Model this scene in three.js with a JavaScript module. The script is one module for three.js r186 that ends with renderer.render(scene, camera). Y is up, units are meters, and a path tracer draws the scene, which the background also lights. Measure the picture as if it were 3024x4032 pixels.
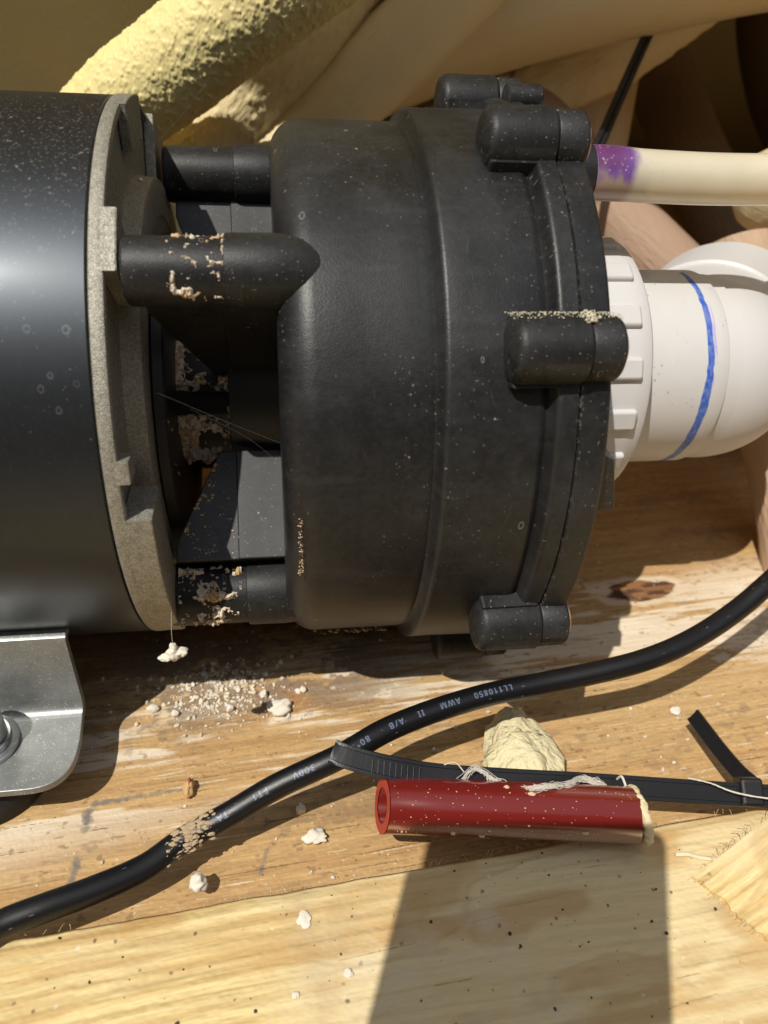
import * as THREE from 'three';
import { mergeGeometries, mergeVertices, toCreasedNormals } from 'three/addons/utils/BufferGeometryUtils.js';
import { RoundedBoxGeometry } from 'three/addons/geometries/RoundedBoxGeometry.js';

// ------------------------------------------------------------------ camera, sky, sun, exposure
const scene = new THREE.Scene();
const camera = new THREE.PerspectiveCamera(69.3, 0.75, 0.01, 30);
const EYE = new THREE.Vector3(0, 0.20216, 0.22311);
const camRight = new THREE.Vector3(0.989274, 0.052642, 0.136256), camUp = new THREE.Vector3(0.038011, 0.807895, -0.588099), camBack = new THREE.Vector3(-0.141039, 0.58697, 0.797229);
camera.position.copy(EYE);
camera.quaternion.setFromRotationMatrix(new THREE.Matrix4().makeBasis(camRight, camUp, camBack));
camera.focus = 0.205;
camera.userData.fStop = 13;
scene.add(camera);

const SUN = new THREE.Vector3(-0.380, 0.856, 0.352);
const sun = new THREE.DirectionalLight(new THREE.Color(1.0, 0.95, 0.86), 4.05);
sun.position.copy(SUN).multiplyScalar(3); sun.target.position.set(0, 0, 0);
sun.castShadow = true; sun.shadow.mapSize.set(4096, 4096);
Object.assign(sun.shadow.camera, { left: -1, right: 1, top: 1, bottom: -1, near: 0.1, far: 8 });
scene.add(sun, sun.target);

{ // a clear sky with a pale horizon; below it, dry ground light
  const w = 256, h = 128, d = new Float32Array(w * h * 4);
  for (let j = 0; j < h; j++) for (let i = 0; i < w; i++) {
    const el = (j + 0.5) / h * Math.PI - Math.PI / 2, s = Math.sin(el), o = (j * w + i) * 4;
    let c;
    if (s > 0) { const t = Math.pow(s, 0.55); c = [0.84 - 0.10 * t, 0.84 - 0.06 * t, 0.86 + 0.02 * t]; } else { c = [0.2, 0.18, 0.15]; }
    for (let k = 0; k < 3; k++) d[o + k] = c[k] * 0.66; d[o + 3] = 1;
  }
  const sky = new THREE.DataTexture(d, w, h, THREE.RGBAFormat, THREE.FloatType);
  sky.mapping = THREE.EquirectangularReflectionMapping; sky.magFilter = THREE.LinearFilter; sky.minFilter = THREE.LinearFilter; sky.needsUpdate = true;
  scene.background = sky; scene.environment = sky;
}
const renderer = new THREE.WebGLRenderer({ antialias: true });
renderer.toneMapping = THREE.LinearToneMapping;
renderer.toneMappingExposure = 1.0;
renderer.shadowMap.enabled = true;
renderer.setSize(768, 1024);

// ------------------------------------------------------------------ helpers
let seed = 7;
const rnd = () => { seed = (seed + 0x6d2b79f5) | 0; let t = Math.imul(seed ^ (seed >>> 15), 1 | seed); t = (t + Math.imul(t ^ (t >>> 7), 61 | t)) ^ t; return ((t ^ (t >>> 14)) >>> 0) / 4294967296; };
const reseed = (n) => { seed = n; };
const R = (a, b) => a + (b - a) * rnd();
const hash = (x, y, z) => { let h = Math.imul(x, 374761393) ^ Math.imul(y, 668265263) ^ Math.imul(z, 2147483647 ^ 1274126177); h = Math.imul(h ^ (h >>> 13), 1274126177); return ((h ^ (h >>> 16)) >>> 0) / 4294967296; };
const fade = (t) => t * t * t * (t * (t * 6 - 15) + 10);
function noise(x, y, z = 0) {
  const X = Math.floor(x), Y = Math.floor(y), Z = Math.floor(z), u = fade(x - X), v = fade(y - Y), w = fade(z - Z);
  const l = (a, b, t) => a + (b - a) * t;
  return l(l(l(hash(X, Y, Z), hash(X + 1, Y, Z), u), l(hash(X, Y + 1, Z), hash(X + 1, Y + 1, Z), u), v), l(l(hash(X, Y, Z + 1), hash(X + 1, Y, Z + 1), u), l(hash(X, Y + 1, Z + 1), hash(X + 1, Y + 1, Z + 1), u), v), w);
}
function fbm(x, y, z = 0, n = 4) { let s = 0, a = 0.5, f = 1, t = 0; for (let i = 0; i < n; i++) { s += a * noise(x * f, y * f, z * f + i * 17.3); t += a; a *= 0.5; f *= 2.03; } return s / t; }
const clamp = (x, a = 0, b = 1) => Math.min(b, Math.max(a, x));
const ss = (a, b, x) => { const t = clamp((x - a) / (b - a)); return t * t * (3 - 2 * t); };
const mix = (a, b, t) => a + (b - a) * t;
const mix3 = (a, b, t) => [mix(a[0], b[0], t), mix(a[1], b[1], t), mix(a[2], b[2], t)];
const toS = (c) => (c <= 0.0031308 ? c * 12.92 : 1.055 * Math.pow(c, 1 / 2.4) - 0.055);

// A picture held as linear floats; stamp() lays marks on it.
class Pic {
  constructor(w, h, fn) { this.w = w; this.h = h; this.d = new Float32Array(w * h * 3); for (let j = 0; j < h; j++) for (let i = 0; i < w; i++) { const c = fn((i + 0.5) / w, (j + 0.5) / h), o = (j * w + i) * 3; this.d[o] = c[0]; this.d[o + 1] = c[1]; this.d[o + 2] = c[2]; } }
  stamp(u, v, ru, rv, c, a, { ring = 0, ang = 0, rough = 0.5 } = {}) {
    const cx = u * this.w, cy = v * this.h, rx = ru * this.w, ry = rv * this.h, m = Math.max(rx, ry) * 1.5 + 1, s = Math.sin(ang), k = Math.cos(ang), sd = rnd() * 99;
    for (let j = Math.floor(cy - m); j <= cy + m; j++) for (let i = Math.floor(cx - m); i <= cx + m; i++) {
      if (j < 0 || j >= this.h) continue;
      const dx = i + 0.5 - cx, dy = j + 0.5 - cy, p = (dx * k + dy * s) / rx, q = (dy * k - dx * s) / ry;
      let r = Math.hypot(p, q); r *= 1 + rough * (noise(p * 1.6 + sd, q * 1.6, sd) - 0.5);
      const e = Math.max(0.12, 0.7 / Math.max(rx, ry));
      let g = 1 - ss(1 - e, 1 + e, r); if (ring) g *= ss(1 - ring - e, 1 - ring + e, r);
      if (g <= 0) continue;
      const o = (j * this.w + ((i % this.w) + this.w) % this.w) * 3;
      for (let n = 0; n < 3; n++) this.d[o + n] = mix(this.d[o + n], c[n], g * a);
    }
  }
  tex(srgb = true) {
    const n = this.w * this.h, b = new Uint8Array(n * 4);
    for (let i = 0; i < n; i++) { for (let k = 0; k < 3; k++) b[i * 4 + k] = clamp(srgb ? toS(this.d[i * 3 + k]) : this.d[i * 3 + k]) * 255 + 0.5; b[i * 4 + 3] = 255; }
    const t = new THREE.DataTexture(b, this.w, this.h); t.colorSpace = srgb ? THREE.SRGBColorSpace : THREE.NoColorSpace;
    t.magFilter = THREE.LinearFilter; t.minFilter = THREE.LinearMipmapLinearFilter; t.generateMipmaps = true; t.wrapS = t.wrapT = THREE.RepeatWrapping; t.needsUpdate = true; return t;
  }
}
const rep = (t, x, y) => { const c = t.clone(); c.repeat.set(x, y); c.needsUpdate = true; return c; };

const used = {};
function numbered(n) { used[n] = (used[n] ?? -1) + 1; return used[n] ? n + '_' + String(used[n]).padStart(3, '0') : n; }
function tag(o, label, category, group, kind) { if (label) o.userData.label = label; if (category) o.userData.category = category; if (group) o.userData.group = group; if (kind) o.userData.kind = kind; return o; }
function mesh(name, geo, mat, parent = scene) { const m = new THREE.Mesh(Array.isArray(geo) ? mergeGeometries(geo) : geo, mat); m.name = parent === scene ? numbered(name) : name; m.castShadow = m.receiveShadow = true; parent.add(m); return m; }
function thing(name, label, category, [x, y, z] = [0, 0, 0], group) { const g = new THREE.Group(); g.name = numbered(name); g.position.set(x, y, z); scene.add(g); return tag(g, label, category, group); }
const structure = (m) => { m.userData.kind = 'structure'; return m; };
const V = (a) => a.map((p) => new THREE.Vector3(...p));

function creased(g, a) { g.scale(1000, 1000, 1000); const o = toCreasedNormals(g, a); o.scale(0.001, 0.001, 0.001); return o; }   // it joins points closer than a hundredth of a unit
function grid(nu, nv, fn, closeV = false) {       // fn(i/nu, j/nv) -> [x, y, z, u, v]
  const p = [], t = [], id = [];
  for (let i = 0; i <= nu; i++) for (let j = 0; j <= nv; j++) { const q = fn(i / nu, j / nv); p.push(q[0], q[1], q[2]); t.push(q[3], q[4]); }
  for (let i = 0; i < nu; i++) for (let j = 0; j < nv; j++) { const a = i * (nv + 1) + j, b = a + nv + 1; id.push(a, b, a + 1, b, b + 1, a + 1); }
  const g = new THREE.BufferGeometry(); g.setAttribute('position', new THREE.Float32BufferAttribute(p, 3)); g.setAttribute('uv', new THREE.Float32BufferAttribute(t, 2)); g.setIndex(id); g.computeVertexNormals();
  if (closeV) { const n = g.attributes.normal; for (let i = 0; i <= nu; i++) { const a = i * (nv + 1), b = a + nv, x = n.getX(a) + n.getX(b), y = n.getY(a) + n.getY(b), z = n.getZ(a) + n.getZ(b), l = Math.hypot(x, y, z) || 1; n.setXYZ(a, x / l, y / l, z / l); n.setXYZ(b, x / l, y / l, z / l); } }
  return g;
}
// a solid of revolution about a line parallel to x; profile is [x, r] running to +x; angle 0 faces +z, 90 degrees up
function revolve(prof, { y = 0, z = 0, seg = 96, a0 = 0, a1 = 360, crease = 0.6, uv, wob } = {}) {
  const L = [0]; for (let i = 1; i < prof.length; i++) L.push(L[i - 1] + Math.hypot(prof[i][0] - prof[i - 1][0], prof[i][1] - prof[i - 1][1]));
  const n = prof.length - 1, RM = Math.max(...prof.map((p) => p[1]));
  const g = grid(n, seg, (s, t) => {
    const i = Math.round(s * n), [x, r0] = prof[i], f = (a0 + (a1 - a0) * t) * Math.PI / 180, r = wob ? r0 + wob(x, f, r0) : r0;
    return [x, y + r * Math.sin(f), z + r * Math.cos(f), uv ? t : f * RM, uv ? (x - uv[0]) / (uv[1] - uv[0]) : L[i]];
  }, a1 - a0 === 360);
  return crease ? creased(g, crease) : g;
}
function arc(cx, cr, rad, d0, d1, n = 6) { const o = []; for (let i = 0; i <= n; i++) { const a = (d0 + (d1 - d0) * i / n) * Math.PI / 180; o.push([cx + rad * Math.cos(a), cr + rad * Math.sin(a)]); } return o; }
// a pipe along a curve; uv: u round it 0..1, v metres along it
function pipe(points, rad, { n = 64, m = 24, disp, closed = true, uvm = true, exact = false } = {}) {
  const c = new THREE.CatmullRomCurve3(V(points)), P = c.getSpacedPoints(n), T = [], N = [], B = [], len = c.getLength();
  for (let i = 0; i <= n; i++) T.push(P[Math.min(n, i + 1)].clone().sub(P[Math.max(0, i - 1)]).normalize());
  let up = new THREE.Vector3(0, 1, 0); if (Math.abs(T[0].y) > 0.9) up.set(1, 0, 0);
  for (let i = 0; i <= n; i++) { const b = new THREE.Vector3().crossVectors(T[i], up).normalize(); const nn = new THREE.Vector3().crossVectors(b, T[i]).normalize(); N.push(nn); B.push(b); up = nn; }
  const rr = typeof rad === 'function' ? rad : () => rad;
  const body = grid(n, m, (s, t) => {
    const i = Math.round(s * n), a = t * Math.PI * 2; let r = rr(s);
    const d = N[i].clone().multiplyScalar(Math.cos(a)).addScaledVector(B[i], Math.sin(a));
    if (disp) { const q = P[i].clone().addScaledVector(d, r); r += disp(q.x, q.y, q.z, s, a); }
    const q = P[i].clone().addScaledVector(d, r); return [q.x, q.y, q.z, t, uvm ? s * len : s];
  }, true);
  if (!closed) return body;
  const caps = [0, n].map((i) => { const r = rr(i / n); const g = new THREE.CircleGeometry(r, m); g.lookAt(T[i].clone().multiplyScalar(i ? 1 : -1)); g.translate(P[i].x, P[i].y, P[i].z); return g; });
  return mergeGeometries([body, ...caps]);
}
function sweep(points, prof, { n = 60, up = [0, 1, 0], ends = true, taper = () => 1 } = {}) {   // closed 2D profile [[a, b]] (a along side, b along up) along a curve
  const c = new THREE.CatmullRomCurve3(V(points)), P = c.getSpacedPoints(n), U0 = new THREE.Vector3(...up), m = prof.length;
  const fr = P.map((p, i) => { const t = P[Math.min(n, i + 1)].clone().sub(P[Math.max(0, i - 1)]).normalize(), s = new THREE.Vector3().crossVectors(t, U0).normalize(), u = new THREE.Vector3().crossVectors(s, t); return [p, s, u]; });
  const at = (i, k, sc = 1) => { const [p, s, u] = fr[i]; return p.clone().addScaledVector(s, prof[k % m][0] * sc * taper(i / n)).addScaledVector(u, prof[k % m][1] * sc); };
  const g = grid(n, m, (s, t) => { const q = at(Math.round(s * n), Math.round(t * m)); return [q.x, q.y, q.z, s * 0.13, t * 0.02]; });
  const caps = [0, n].map((i) => grid(1, m, (s, t) => { const q = at(i, Math.round(t * m), s); return [q.x, q.y, q.z, 0, 0]; }));
  return creased(ends ? mergeGeometries([g, ...caps]) : g, 0.6);
}
function blob(r, { d = 3, amp = 0.4, f = 1.6, sx = 1, sy = 1, sz = 1, s = 0, oct = 3 } = {}) {
  let g = new THREE.IcosahedronGeometry(1, d); g.deleteAttribute('normal'); g.deleteAttribute('uv'); g = mergeVertices(g, 1e-4); const p = g.attributes.position;
  for (let i = 0; i < p.count; i++) { const x = p.getX(i), y = p.getY(i), z = p.getZ(i), k = r * (1 + amp * 2 * (fbm(x * f + s * 7.1 + 50, y * f + 50, z * f + s * 3.3 + 50, oct) - 0.5)); p.setXYZ(i, x * k * sx, y * k * sy, z * k * sz); }
  g.setAttribute('uv', new THREE.Float32BufferAttribute(new Float32Array(p.count * 2), 2)); g.computeVertexNormals(); return g;
}
const move = (g, x, y, z) => { g.translate(x, y, z); return g; };
const box = (x0, x1, y0, y1, z0, z1, r = 0.0006) => { const g = new RoundedBoxGeometry(x1 - x0, y1 - y0, z1 - z0, 2, Math.min(r, (x1 - x0) / 2.1, (y1 - y0) / 2.1, (z1 - z0) / 2.1)); g.translate((x0 + x1) / 2, (y0 + y1) / 2, (z0 + z1) / 2); return g; };
function flip(g) { if (g.index) { const a = g.index.array; for (let i = 0; i < a.length; i += 3) { const q = a[i]; a[i] = a[i + 1]; a[i + 1] = q; } } else for (const n of Object.keys(g.attributes)) { const at = g.attributes[n], k = at.itemSize, a = at.array; for (let i = 0; i < at.count; i += 3) for (let c = 0; c < k; c++) { const q = a[i * k + c]; a[i * k + c] = a[(i + 1) * k + c]; a[(i + 1) * k + c] = q; } } return g; }
function sector(x0, x1, r0, r1, d0, d1, b = 0.0004) {    // a block between two radii and two angles about the pump axis
  const s = new THREE.Shape(), a0 = d0 * Math.PI / 180, a1 = d1 * Math.PI / 180; s.absarc(0, 0, r1 - b, a0, a1, false); s.absarc(0, 0, r0 + b, a1, a0, true); s.closePath();
  const g = new THREE.ExtrudeGeometry(s, { depth: x1 - x0 - 2 * b, bevelEnabled: true, bevelThickness: b, bevelSize: b, bevelSegments: 2, curveSegments: 24 });
  g.applyMatrix4(new THREE.Matrix4().set(0, 0, 1, x0 + b, 0, 1, 0, 0, 1, 0, 0, 0, 0, 0, 0, 1)); return flip(g);   // shape x -> z, shape y -> y, depth -> x
}

// ------------------------------------------------------------------ surfaces
const std = (o) => new THREE.MeshStandardMaterial(o), phy = (o) => new THREE.MeshPhysicalMaterial(o);

// floor timber: x -0.12..0.30, z -0.22..0.20
const floorPic = new Pic(2048, 2048, (u, v) => {
  const x = -0.12 + 0.42 * u, z = -0.22 + 0.42 * v, s = x - 0.05 * z, t = z + 0.075 * x;
  const knot = Math.hypot((s - 0.148) / 0.016, (t - 0.0216) / 0.0062), bend = 0.006 * Math.exp(-knot * knot * 0.16) * Math.sign(t - 0.0216 + 1e-6);
  const w = fbm(s * 9, t * 40, 1, 4) * 0.011 + fbm(s * 3, t * 9, 2, 3) * 0.02;
  const ring = 0.5 + 0.5 * Math.sin((t + bend + w) * 620), fine = 0.6 * fbm(s * 60, t * 1500, 3, 3) + 0.4 * noise(s * 420, t * 3000, 8), mid = fbm(s * 14, t * 260, 4, 4);
  let c = mix3([0.50, 0.315, 0.135], [0.36, 0.195, 0.07], 0.42 * Math.pow(ring, 1.6) + 0.5 * (mid - 0.4));
  c = mix3(c, [0.54, 0.37, 0.175], 0.5 * ss(0.45, 0.75, fbm(s * 7, t * 26, 5, 4)));
  c = c.map((k) => k * (0.68 + 0.64 * fine));
  // pale residue left in the grain, dirt, and darker brown mottling towards the front board
  const area = Math.max(ss(0.036, 0.012, Math.abs(t - 0.060 + 0.12 * (s - 0.02))) * 0.9, ss(0.06, 0.02, Math.hypot(s - 0.12, (t - 0.034) * 2.2)) * 1.15);
  const res = fbm(s * 14, t * 62, 7, 6) * 0.8 + fbm(s * 60, t * 700, 8, 3) * 0.28;
  c = mix3(c, [0.74, 0.635, 0.48], clamp(area * ss(0.505, 0.575, res) * (0.7 + 0.5 * fbm(s * 90, t * 900, 24, 3))));
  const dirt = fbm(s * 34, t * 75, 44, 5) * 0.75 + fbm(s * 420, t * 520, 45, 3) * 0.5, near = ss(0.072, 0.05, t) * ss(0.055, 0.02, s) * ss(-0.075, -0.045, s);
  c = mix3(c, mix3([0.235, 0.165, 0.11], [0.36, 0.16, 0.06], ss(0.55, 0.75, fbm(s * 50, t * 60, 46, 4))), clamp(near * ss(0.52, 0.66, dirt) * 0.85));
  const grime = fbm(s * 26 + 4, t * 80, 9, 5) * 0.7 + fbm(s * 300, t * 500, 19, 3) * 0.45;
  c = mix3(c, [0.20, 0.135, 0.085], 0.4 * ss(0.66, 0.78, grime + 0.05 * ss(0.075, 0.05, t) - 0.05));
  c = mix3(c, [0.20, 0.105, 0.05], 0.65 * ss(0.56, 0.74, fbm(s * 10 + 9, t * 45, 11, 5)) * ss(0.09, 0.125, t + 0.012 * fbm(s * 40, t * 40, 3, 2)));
  if (knot < 1.6) { const kk = knot + 0.5 * (fbm(s * 160, t * 340, 15, 4) - 0.5); c = mix3(c, [0.70, 0.58, 0.43], ss(1.55, 1.2, kk) * 0.8); c = mix3(c, mix3([0.085, 0.035, 0.018], [0.26, 0.12, 0.045], ss(0.4, 0.62, fbm(s * 130, t * 420, 16, 4))), ss(1.05, 0.9, kk)); }
  const pit = ss(0.8, 0.85, fbm(s * 330, t * 700, 21, 2)); c = mix3(c, [0.16, 0.095, 0.05], 0.5 * pit);
  return c;
});
reseed(11);
const fuv = (x, z) => [(x + 0.12) / 0.42, (z + 0.22) / 0.42];
for (const [x0, z0, x1, z1, r] of [[-0.0578, 0.096, -0.0582, 0.0895, 0.0013], [-0.058, 0.0885, -0.0495, 0.0874, 0.0011], [-0.0495, 0.0874, -0.036, 0.0861, 0.0010], [-0.036, 0.0861, -0.024, 0.0848, 0.0009], [-0.0585, 0.104, -0.059, 0.112, 0.0011], [-0.0066, 0.107, -0.0088, 0.1145, 0.0007]])
  for (let k = 0; k < 26; k++) { const f = rnd(), [u, v] = fuv(mix(x0, x1, f) + R(-1, 1) * r * 0.5, mix(z0, z1, f) + R(-1, 1) * r * 0.5); floorPic.stamp(u, v, r * R(0.5, 1) / 0.42, r * R(0.5, 1) / 0.42, [0.17, 0.15, 0.13], 0.28, { rough: 1.2 }); }
for (let k = 0; k < 2600; k++) { const [u, v] = fuv(R(-0.09, 0.2), R(0.0, 0.125)), r = R(0.0001, 0.0003); floorPic.stamp(u, v, r / 0.42, r * R(0.5, 1) / 0.42, rnd() < 0.3 ? [0.07, 0.045, 0.03] : [0.68, 0.6, 0.48], R(0.4, 0.9)); }
for (let k = 0; k < 26; k++) { const [u, v] = fuv(R(0.14, 0.165), R(0.022, 0.05)), r = R(0.0006, 0.0022); floorPic.stamp(u, v, r * 1.6 / 0.42, r * 0.8 / 0.42, [0.68, 0.57, 0.44], 0.7, { rough: 1 }); }
for (let k = 0; k < 90; k++) { const x = R(-0.09, 0.18), z = R(0.0, 0.12), [u, v] = fuv(x, z), l = R(0.002, 0.012), w = R(0.00008, 0.00022); floorPic.stamp(u, v, l / 0.42, w / 0.42, [0.10, 0.06, 0.03], R(0.4, 0.85), { ang: -0.075 + R(-0.03, 0.03), rough: 0.9 }); }
for (let k = 0; k < 140; k++) { const [u, v] = fuv(R(-0.09, 0.18), R(0.03, 0.12)), l = R(0.001, 0.007), w = R(0.0001, 0.0003); floorPic.stamp(u, v, l / 0.42, w / 0.42, [0.72, 0.61, 0.45], R(0.3, 0.7), { ang: -0.075 + R(-0.05, 0.05), rough: 1.1 }); }
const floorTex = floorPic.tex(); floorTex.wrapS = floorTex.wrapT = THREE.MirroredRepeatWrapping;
const floorBump = new Pic(1024, 1024, (u, v) => { const x = 0.42 * u, z = 0.42 * v, t = z + 0.075 * x; const k = 0.5 * fbm(x * 40, t * 900, 3, 3) + 0.3 * fbm(x * 90, t * 200, 8, 3) + 0.2 * noise(x * 1500, z * 1500); return [k, k, k]; }).tex(false);
floorBump.wrapS = floorBump.wrapT = THREE.MirroredRepeatWrapping;
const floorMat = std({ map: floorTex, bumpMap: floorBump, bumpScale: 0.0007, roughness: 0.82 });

// front board: local x 0..0.30, z 0..0.15
const boardPic = new Pic(2048, 1024, (u, v) => {
  const x = 0.3 * u, z = 0.15 * v, t = z + 0.004 * Math.sin(x * 18);
  const w = fbm(x * 7, t * 24, 31, 4) * 0.0022 + fbm(x * 2.2, t * 8, 32, 2) * 0.008;
  const ring = 0.5 + 0.5 * Math.sin((t + w) * 1750 + 3 * noise(t * 260, 2, 1)), fine = 0.6 * fbm(x * 50, t * 1700, 33, 3) + 0.4 * noise(x * 380, t * 3200, 9);
  let c = mix3([0.70, 0.545, 0.26], [0.56, 0.375, 0.135], 0.75 * Math.pow(ring, 2.6) * (0.4 + 0.9 * fbm(x * 6, t * 18, 34, 3)));
  c = c.map((k) => k * (0.70 + 0.6 * fine));
  c = mix3(c, [0.70, 0.58, 0.35], 0.6 * ss(0.5, 0.66, fbm(x * 14 + 3, z * 16, 35, 4)));
  const st = fbm(x * 11 + 8, z * 30, 36, 5) + 0.16 * ss(0.022, 0.045, z) + 0.05 * ss(0.19, 0.15, x);
  c = mix3(c, [0.50, 0.31, 0.115], 0.62 * ss(0.60, 0.69, st) * ss(0.3, 0.6, fbm(x * 40, z * 300, 38, 3))); c = mix3(c, [0.42, 0.25, 0.09], 0.3 * ss(0.60, 0.622, st) * ss(0.655, 0.625, st));
  c = mix3(c, [0.45, 0.24, 0.07], 0.5 * ss(0.7, 0.82, fbm(x * 30, z * 60, 37, 3)));
  c = mix3(c, [0.33, 0.235, 0.12], 0.55 * ss(0.016, 0.004, Math.abs(x - 0.108 + 0.1 * (z - 0.015))) * ss(0.042, 0.006, z) * ss(0.35, 0.6, fbm(x * 60, z * 25, 39, 3)));
  c = mix3(c, [0.30, 0.16, 0.06], ss(0.0035, 0.0022, Math.abs(z - 0.0265 - 0.03 * (x - 0.2) + 0.004 * noise(x * 40, 3))) * ss(0.195, 0.215, x) * 0.55);
  return c;
});
reseed(23);
for (let k = 0; k < 260; k++) { const r = R(0.00015, 0.0005); boardPic.stamp(R(0, 1), R(0, 0.55), 0.7 * r * R(1, 1.8) / 0.3, r / 0.15, rnd() < 0.7 ? [0.11, 0.07, 0.04] : [0.7, 0.62, 0.47], R(0.4, 0.85), { ang: R(0, 3) }); }
for (let k = 0; k < 60; k++) { const a = R(0, 1), r = R(0.001, 0.005); boardPic.stamp((0.12 + R(-0.02, 0.03) + a * 0.012) / 0.3, (0.012 + a * 0.03) / 0.15, r / 0.3, r * 0.7 / 0.15, [0.66, 0.59, 0.46], 0.10, { rough: 1.3 }); }
for (let k = 0; k < 60; k++) { const l = R(0.002, 0.01), w = R(0.00008, 0.0002); boardPic.stamp(rnd(), R(0, 0.6), l / 0.3, w / 0.15, [0.26, 0.155, 0.06], R(0.3, 0.7), { ang: R(-0.03, 0.03), rough: 0.9 }); }
const boardTex = boardPic.tex(); boardTex.wrapS = boardTex.wrapT = THREE.MirroredRepeatWrapping;
const boardBump = new Pic(1024, 512, (u, v) => { const x = 0.3 * u, z = 0.15 * v, w = fbm(x * 7, z * 24, 31, 4) * 0.0022 + fbm(x * 2.2, z * 8, 32, 2) * 0.008; const k = 0.55 * fbm(x * 30, (z + w) * 900, 41, 3) + 0.25 * Math.pow(0.5 + 0.5 * Math.sin((z + w) * 1750), 2) + 0.2 * noise(x * 900, z * 1600); return [k, k, k]; }).tex(false);
boardBump.wrapS = boardBump.wrapT = THREE.MirroredRepeatWrapping;
const boardMat = std({ map: boardTex, bumpMap: boardBump, bumpScale: 0.0006, roughness: 0.75 });

// dusty black plastic of the wet end: u round it, v along x over 0.09 m
const DUST = [0.42, 0.39, 0.33];
function plasticPic(w, h, mw, mh, sd, specks, upBias) {
  const p = new Pic(w, h, (u, v) => {
    const a = u * Math.PI * 2, cx = Math.cos(a) * mw / 6.283, cy = Math.sin(a) * mw / 6.283, y = v * mh;
    const film = fbm(cx * 60, cy * 60, y * 60 + sd, 5), fine = fbm(cx * 900, cy * 900, y * 900, 2), streak = fbm(cx * 260, cy * 260, y * 60, 4);
    let k = 0.0125 + 0.010 * ss(0.38, 0.7, film) + 0.012 * (fine - 0.5) + 0.006 * ss(0.55, 0.75, streak);
    k = Math.max(0.009, k * (1 - 0.3 * ss(0.62, 0.75, fbm(cx * 35 + 9, cy * 35, y * 50, 3))));
    return [k * 0.98, k * 0.99, k * 1.02];
  });
  reseed(sd);
  for (let i = 0; i < specks; i++) { const u = rnd(), up = 0.5 + 0.5 * Math.sin(u * 6.283); const sv = rnd(); if (upBias && (rnd() > 0.18 + up || fbm(Math.sin(u * 6.283) * 3 + 9, Math.cos(u * 6.283) * 3, sv * 4, 3) < R(0.38, 0.6))) continue; const r = R(0.00004, 0.00015) * (rnd() < 0.04 ? 2 : 1); p.stamp(u, sv, r / mw, r * R(0.6, 1.3) / mh, DUST, R(0.12, 0.75)); }
  for (let i = 0; i < (upBias ? 16 : 5); i++) { const r = R(0.0004, 0.0008); p.stamp(rnd(), rnd(), r * 1.7 / mw, r / mh, [0.3, 0.29, 0.27], R(0.25, 0.8), { ring: 0.35, rough: 0.3 }); }
  for (let i = 0; i < 26; i++) { const r = R(0.0003, 0.0007); p.stamp(rnd(), rnd(), r * R(4, 9) / mw, r / mh, [0.009, 0.009, 0.0095], 0.7, { ang: R(-0.4, 0.4) }); }
  for (let i = 0; i < 60; i++) { p.stamp(rnd(), rnd(), R(0.001, 0.006) / mw, R(0.00005, 0.0001) / mh, [0.12, 0.115, 0.108], R(0.1, 0.3), { ang: R(-0.6, 0.6) }); }
  return p;
}
const wetPic = plasticPic(2048, 512, 0.52, 0.09, 101, 7000, true);
reseed(5);   // dust caught in the rim joint
for (let i = 0; i < 420; i++) { const u = R(-0.1, 0.28), v = (0.0750 + R(-1, 1) * R(0, 0.0012)) / 0.09, r = R(0.00005, 0.00018); wetPic.stamp(u, v, r * R(1, 3) / 0.52, r / 0.09, [0.34, 0.31, 0.25], R(0.1, 0.5) * (noise(u * 60, 3, 1) > 0.45 ? 1 : 0.3)); }
const wetTex = wetPic.tex();
const plBump = new Pic(512, 512, (u, v) => { const k = 0.6 * fbm(u * 130, v * 130, 3, 2) + 0.4 * noise(u * 330, v * 330, 9); return [k, k, k]; }).tex(false);
const wetMat = phy({ map: wetTex, roughness: 0.43, bumpMap: rep(plBump, 12, 2), bumpScale: 0.00005, specularIntensity: 0.9 });
const smallPic = plasticPic(512, 512, 0.06, 0.06, 77, 900, false), smallTex = smallPic.tex();
const plastic = phy({ map: rep(smallTex, 16, 16), roughness: 0.5, bumpMap: rep(plBump, 20, 20), bumpScale: 0.00005, specularIntensity: 0.75 });
const plasticBare = phy({ color: new THREE.Color(0.018, 0.018, 0.02), roughness: 0.45, bumpMap: rep(plBump, 20, 20), bumpScale: 0.00006 });
const plasticBlock = phy({ map: rep(smallTex, 16, 16), roughness: 0.4 });

// gloss black motor paint: u round, v along x over 0.30 m
const motorPic = new Pic(2048, 1024, (u, v) => { const k = 0.0065 + 0.003 * fbm(u * 90, v * 50, 3, 3) + 0.006 * ss(0.7, 0.9, noise(u * 1500, v * 900)); return [k, k * 1.02, k * 1.12]; });
reseed(61);
for (let i = 0; i < 15000; i++) { const u = 0.12 + (rnd() + rnd() - 1) * 0.16 + 0.06, v = R(0.45, 1), r = R(0.00004, 0.00013) * (rnd() < 0.03 ? 2.2 : 1), up = ss(0.10, 0.2, u); if (rnd() > 0.12 + up) continue; motorPic.stamp(u, v, r * R(1, 2) / 0.52, r / 0.30, [0.36, 0.33, 0.27], R(0.15, 0.75), { ang: R(-1, 1) }); }
for (let i = 0; i < 46; i++) { const r = R(0.0004, 0.0009); motorPic.stamp(R(0.02, 0.17), R(0.72, 0.995), r * 1.3 / 0.52, r / 0.30, [0.13, 0.13, 0.135], R(0.25, 0.7), { ring: 0.4, rough: 0.3 }); }
motorPic.stamp(0.124, 0.865, 0.0007 / 0.52, 0.018 / 0.30, [0.004, 0.004, 0.005], 0.8, { ang: -0.06, rough: 0.8 });
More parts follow.
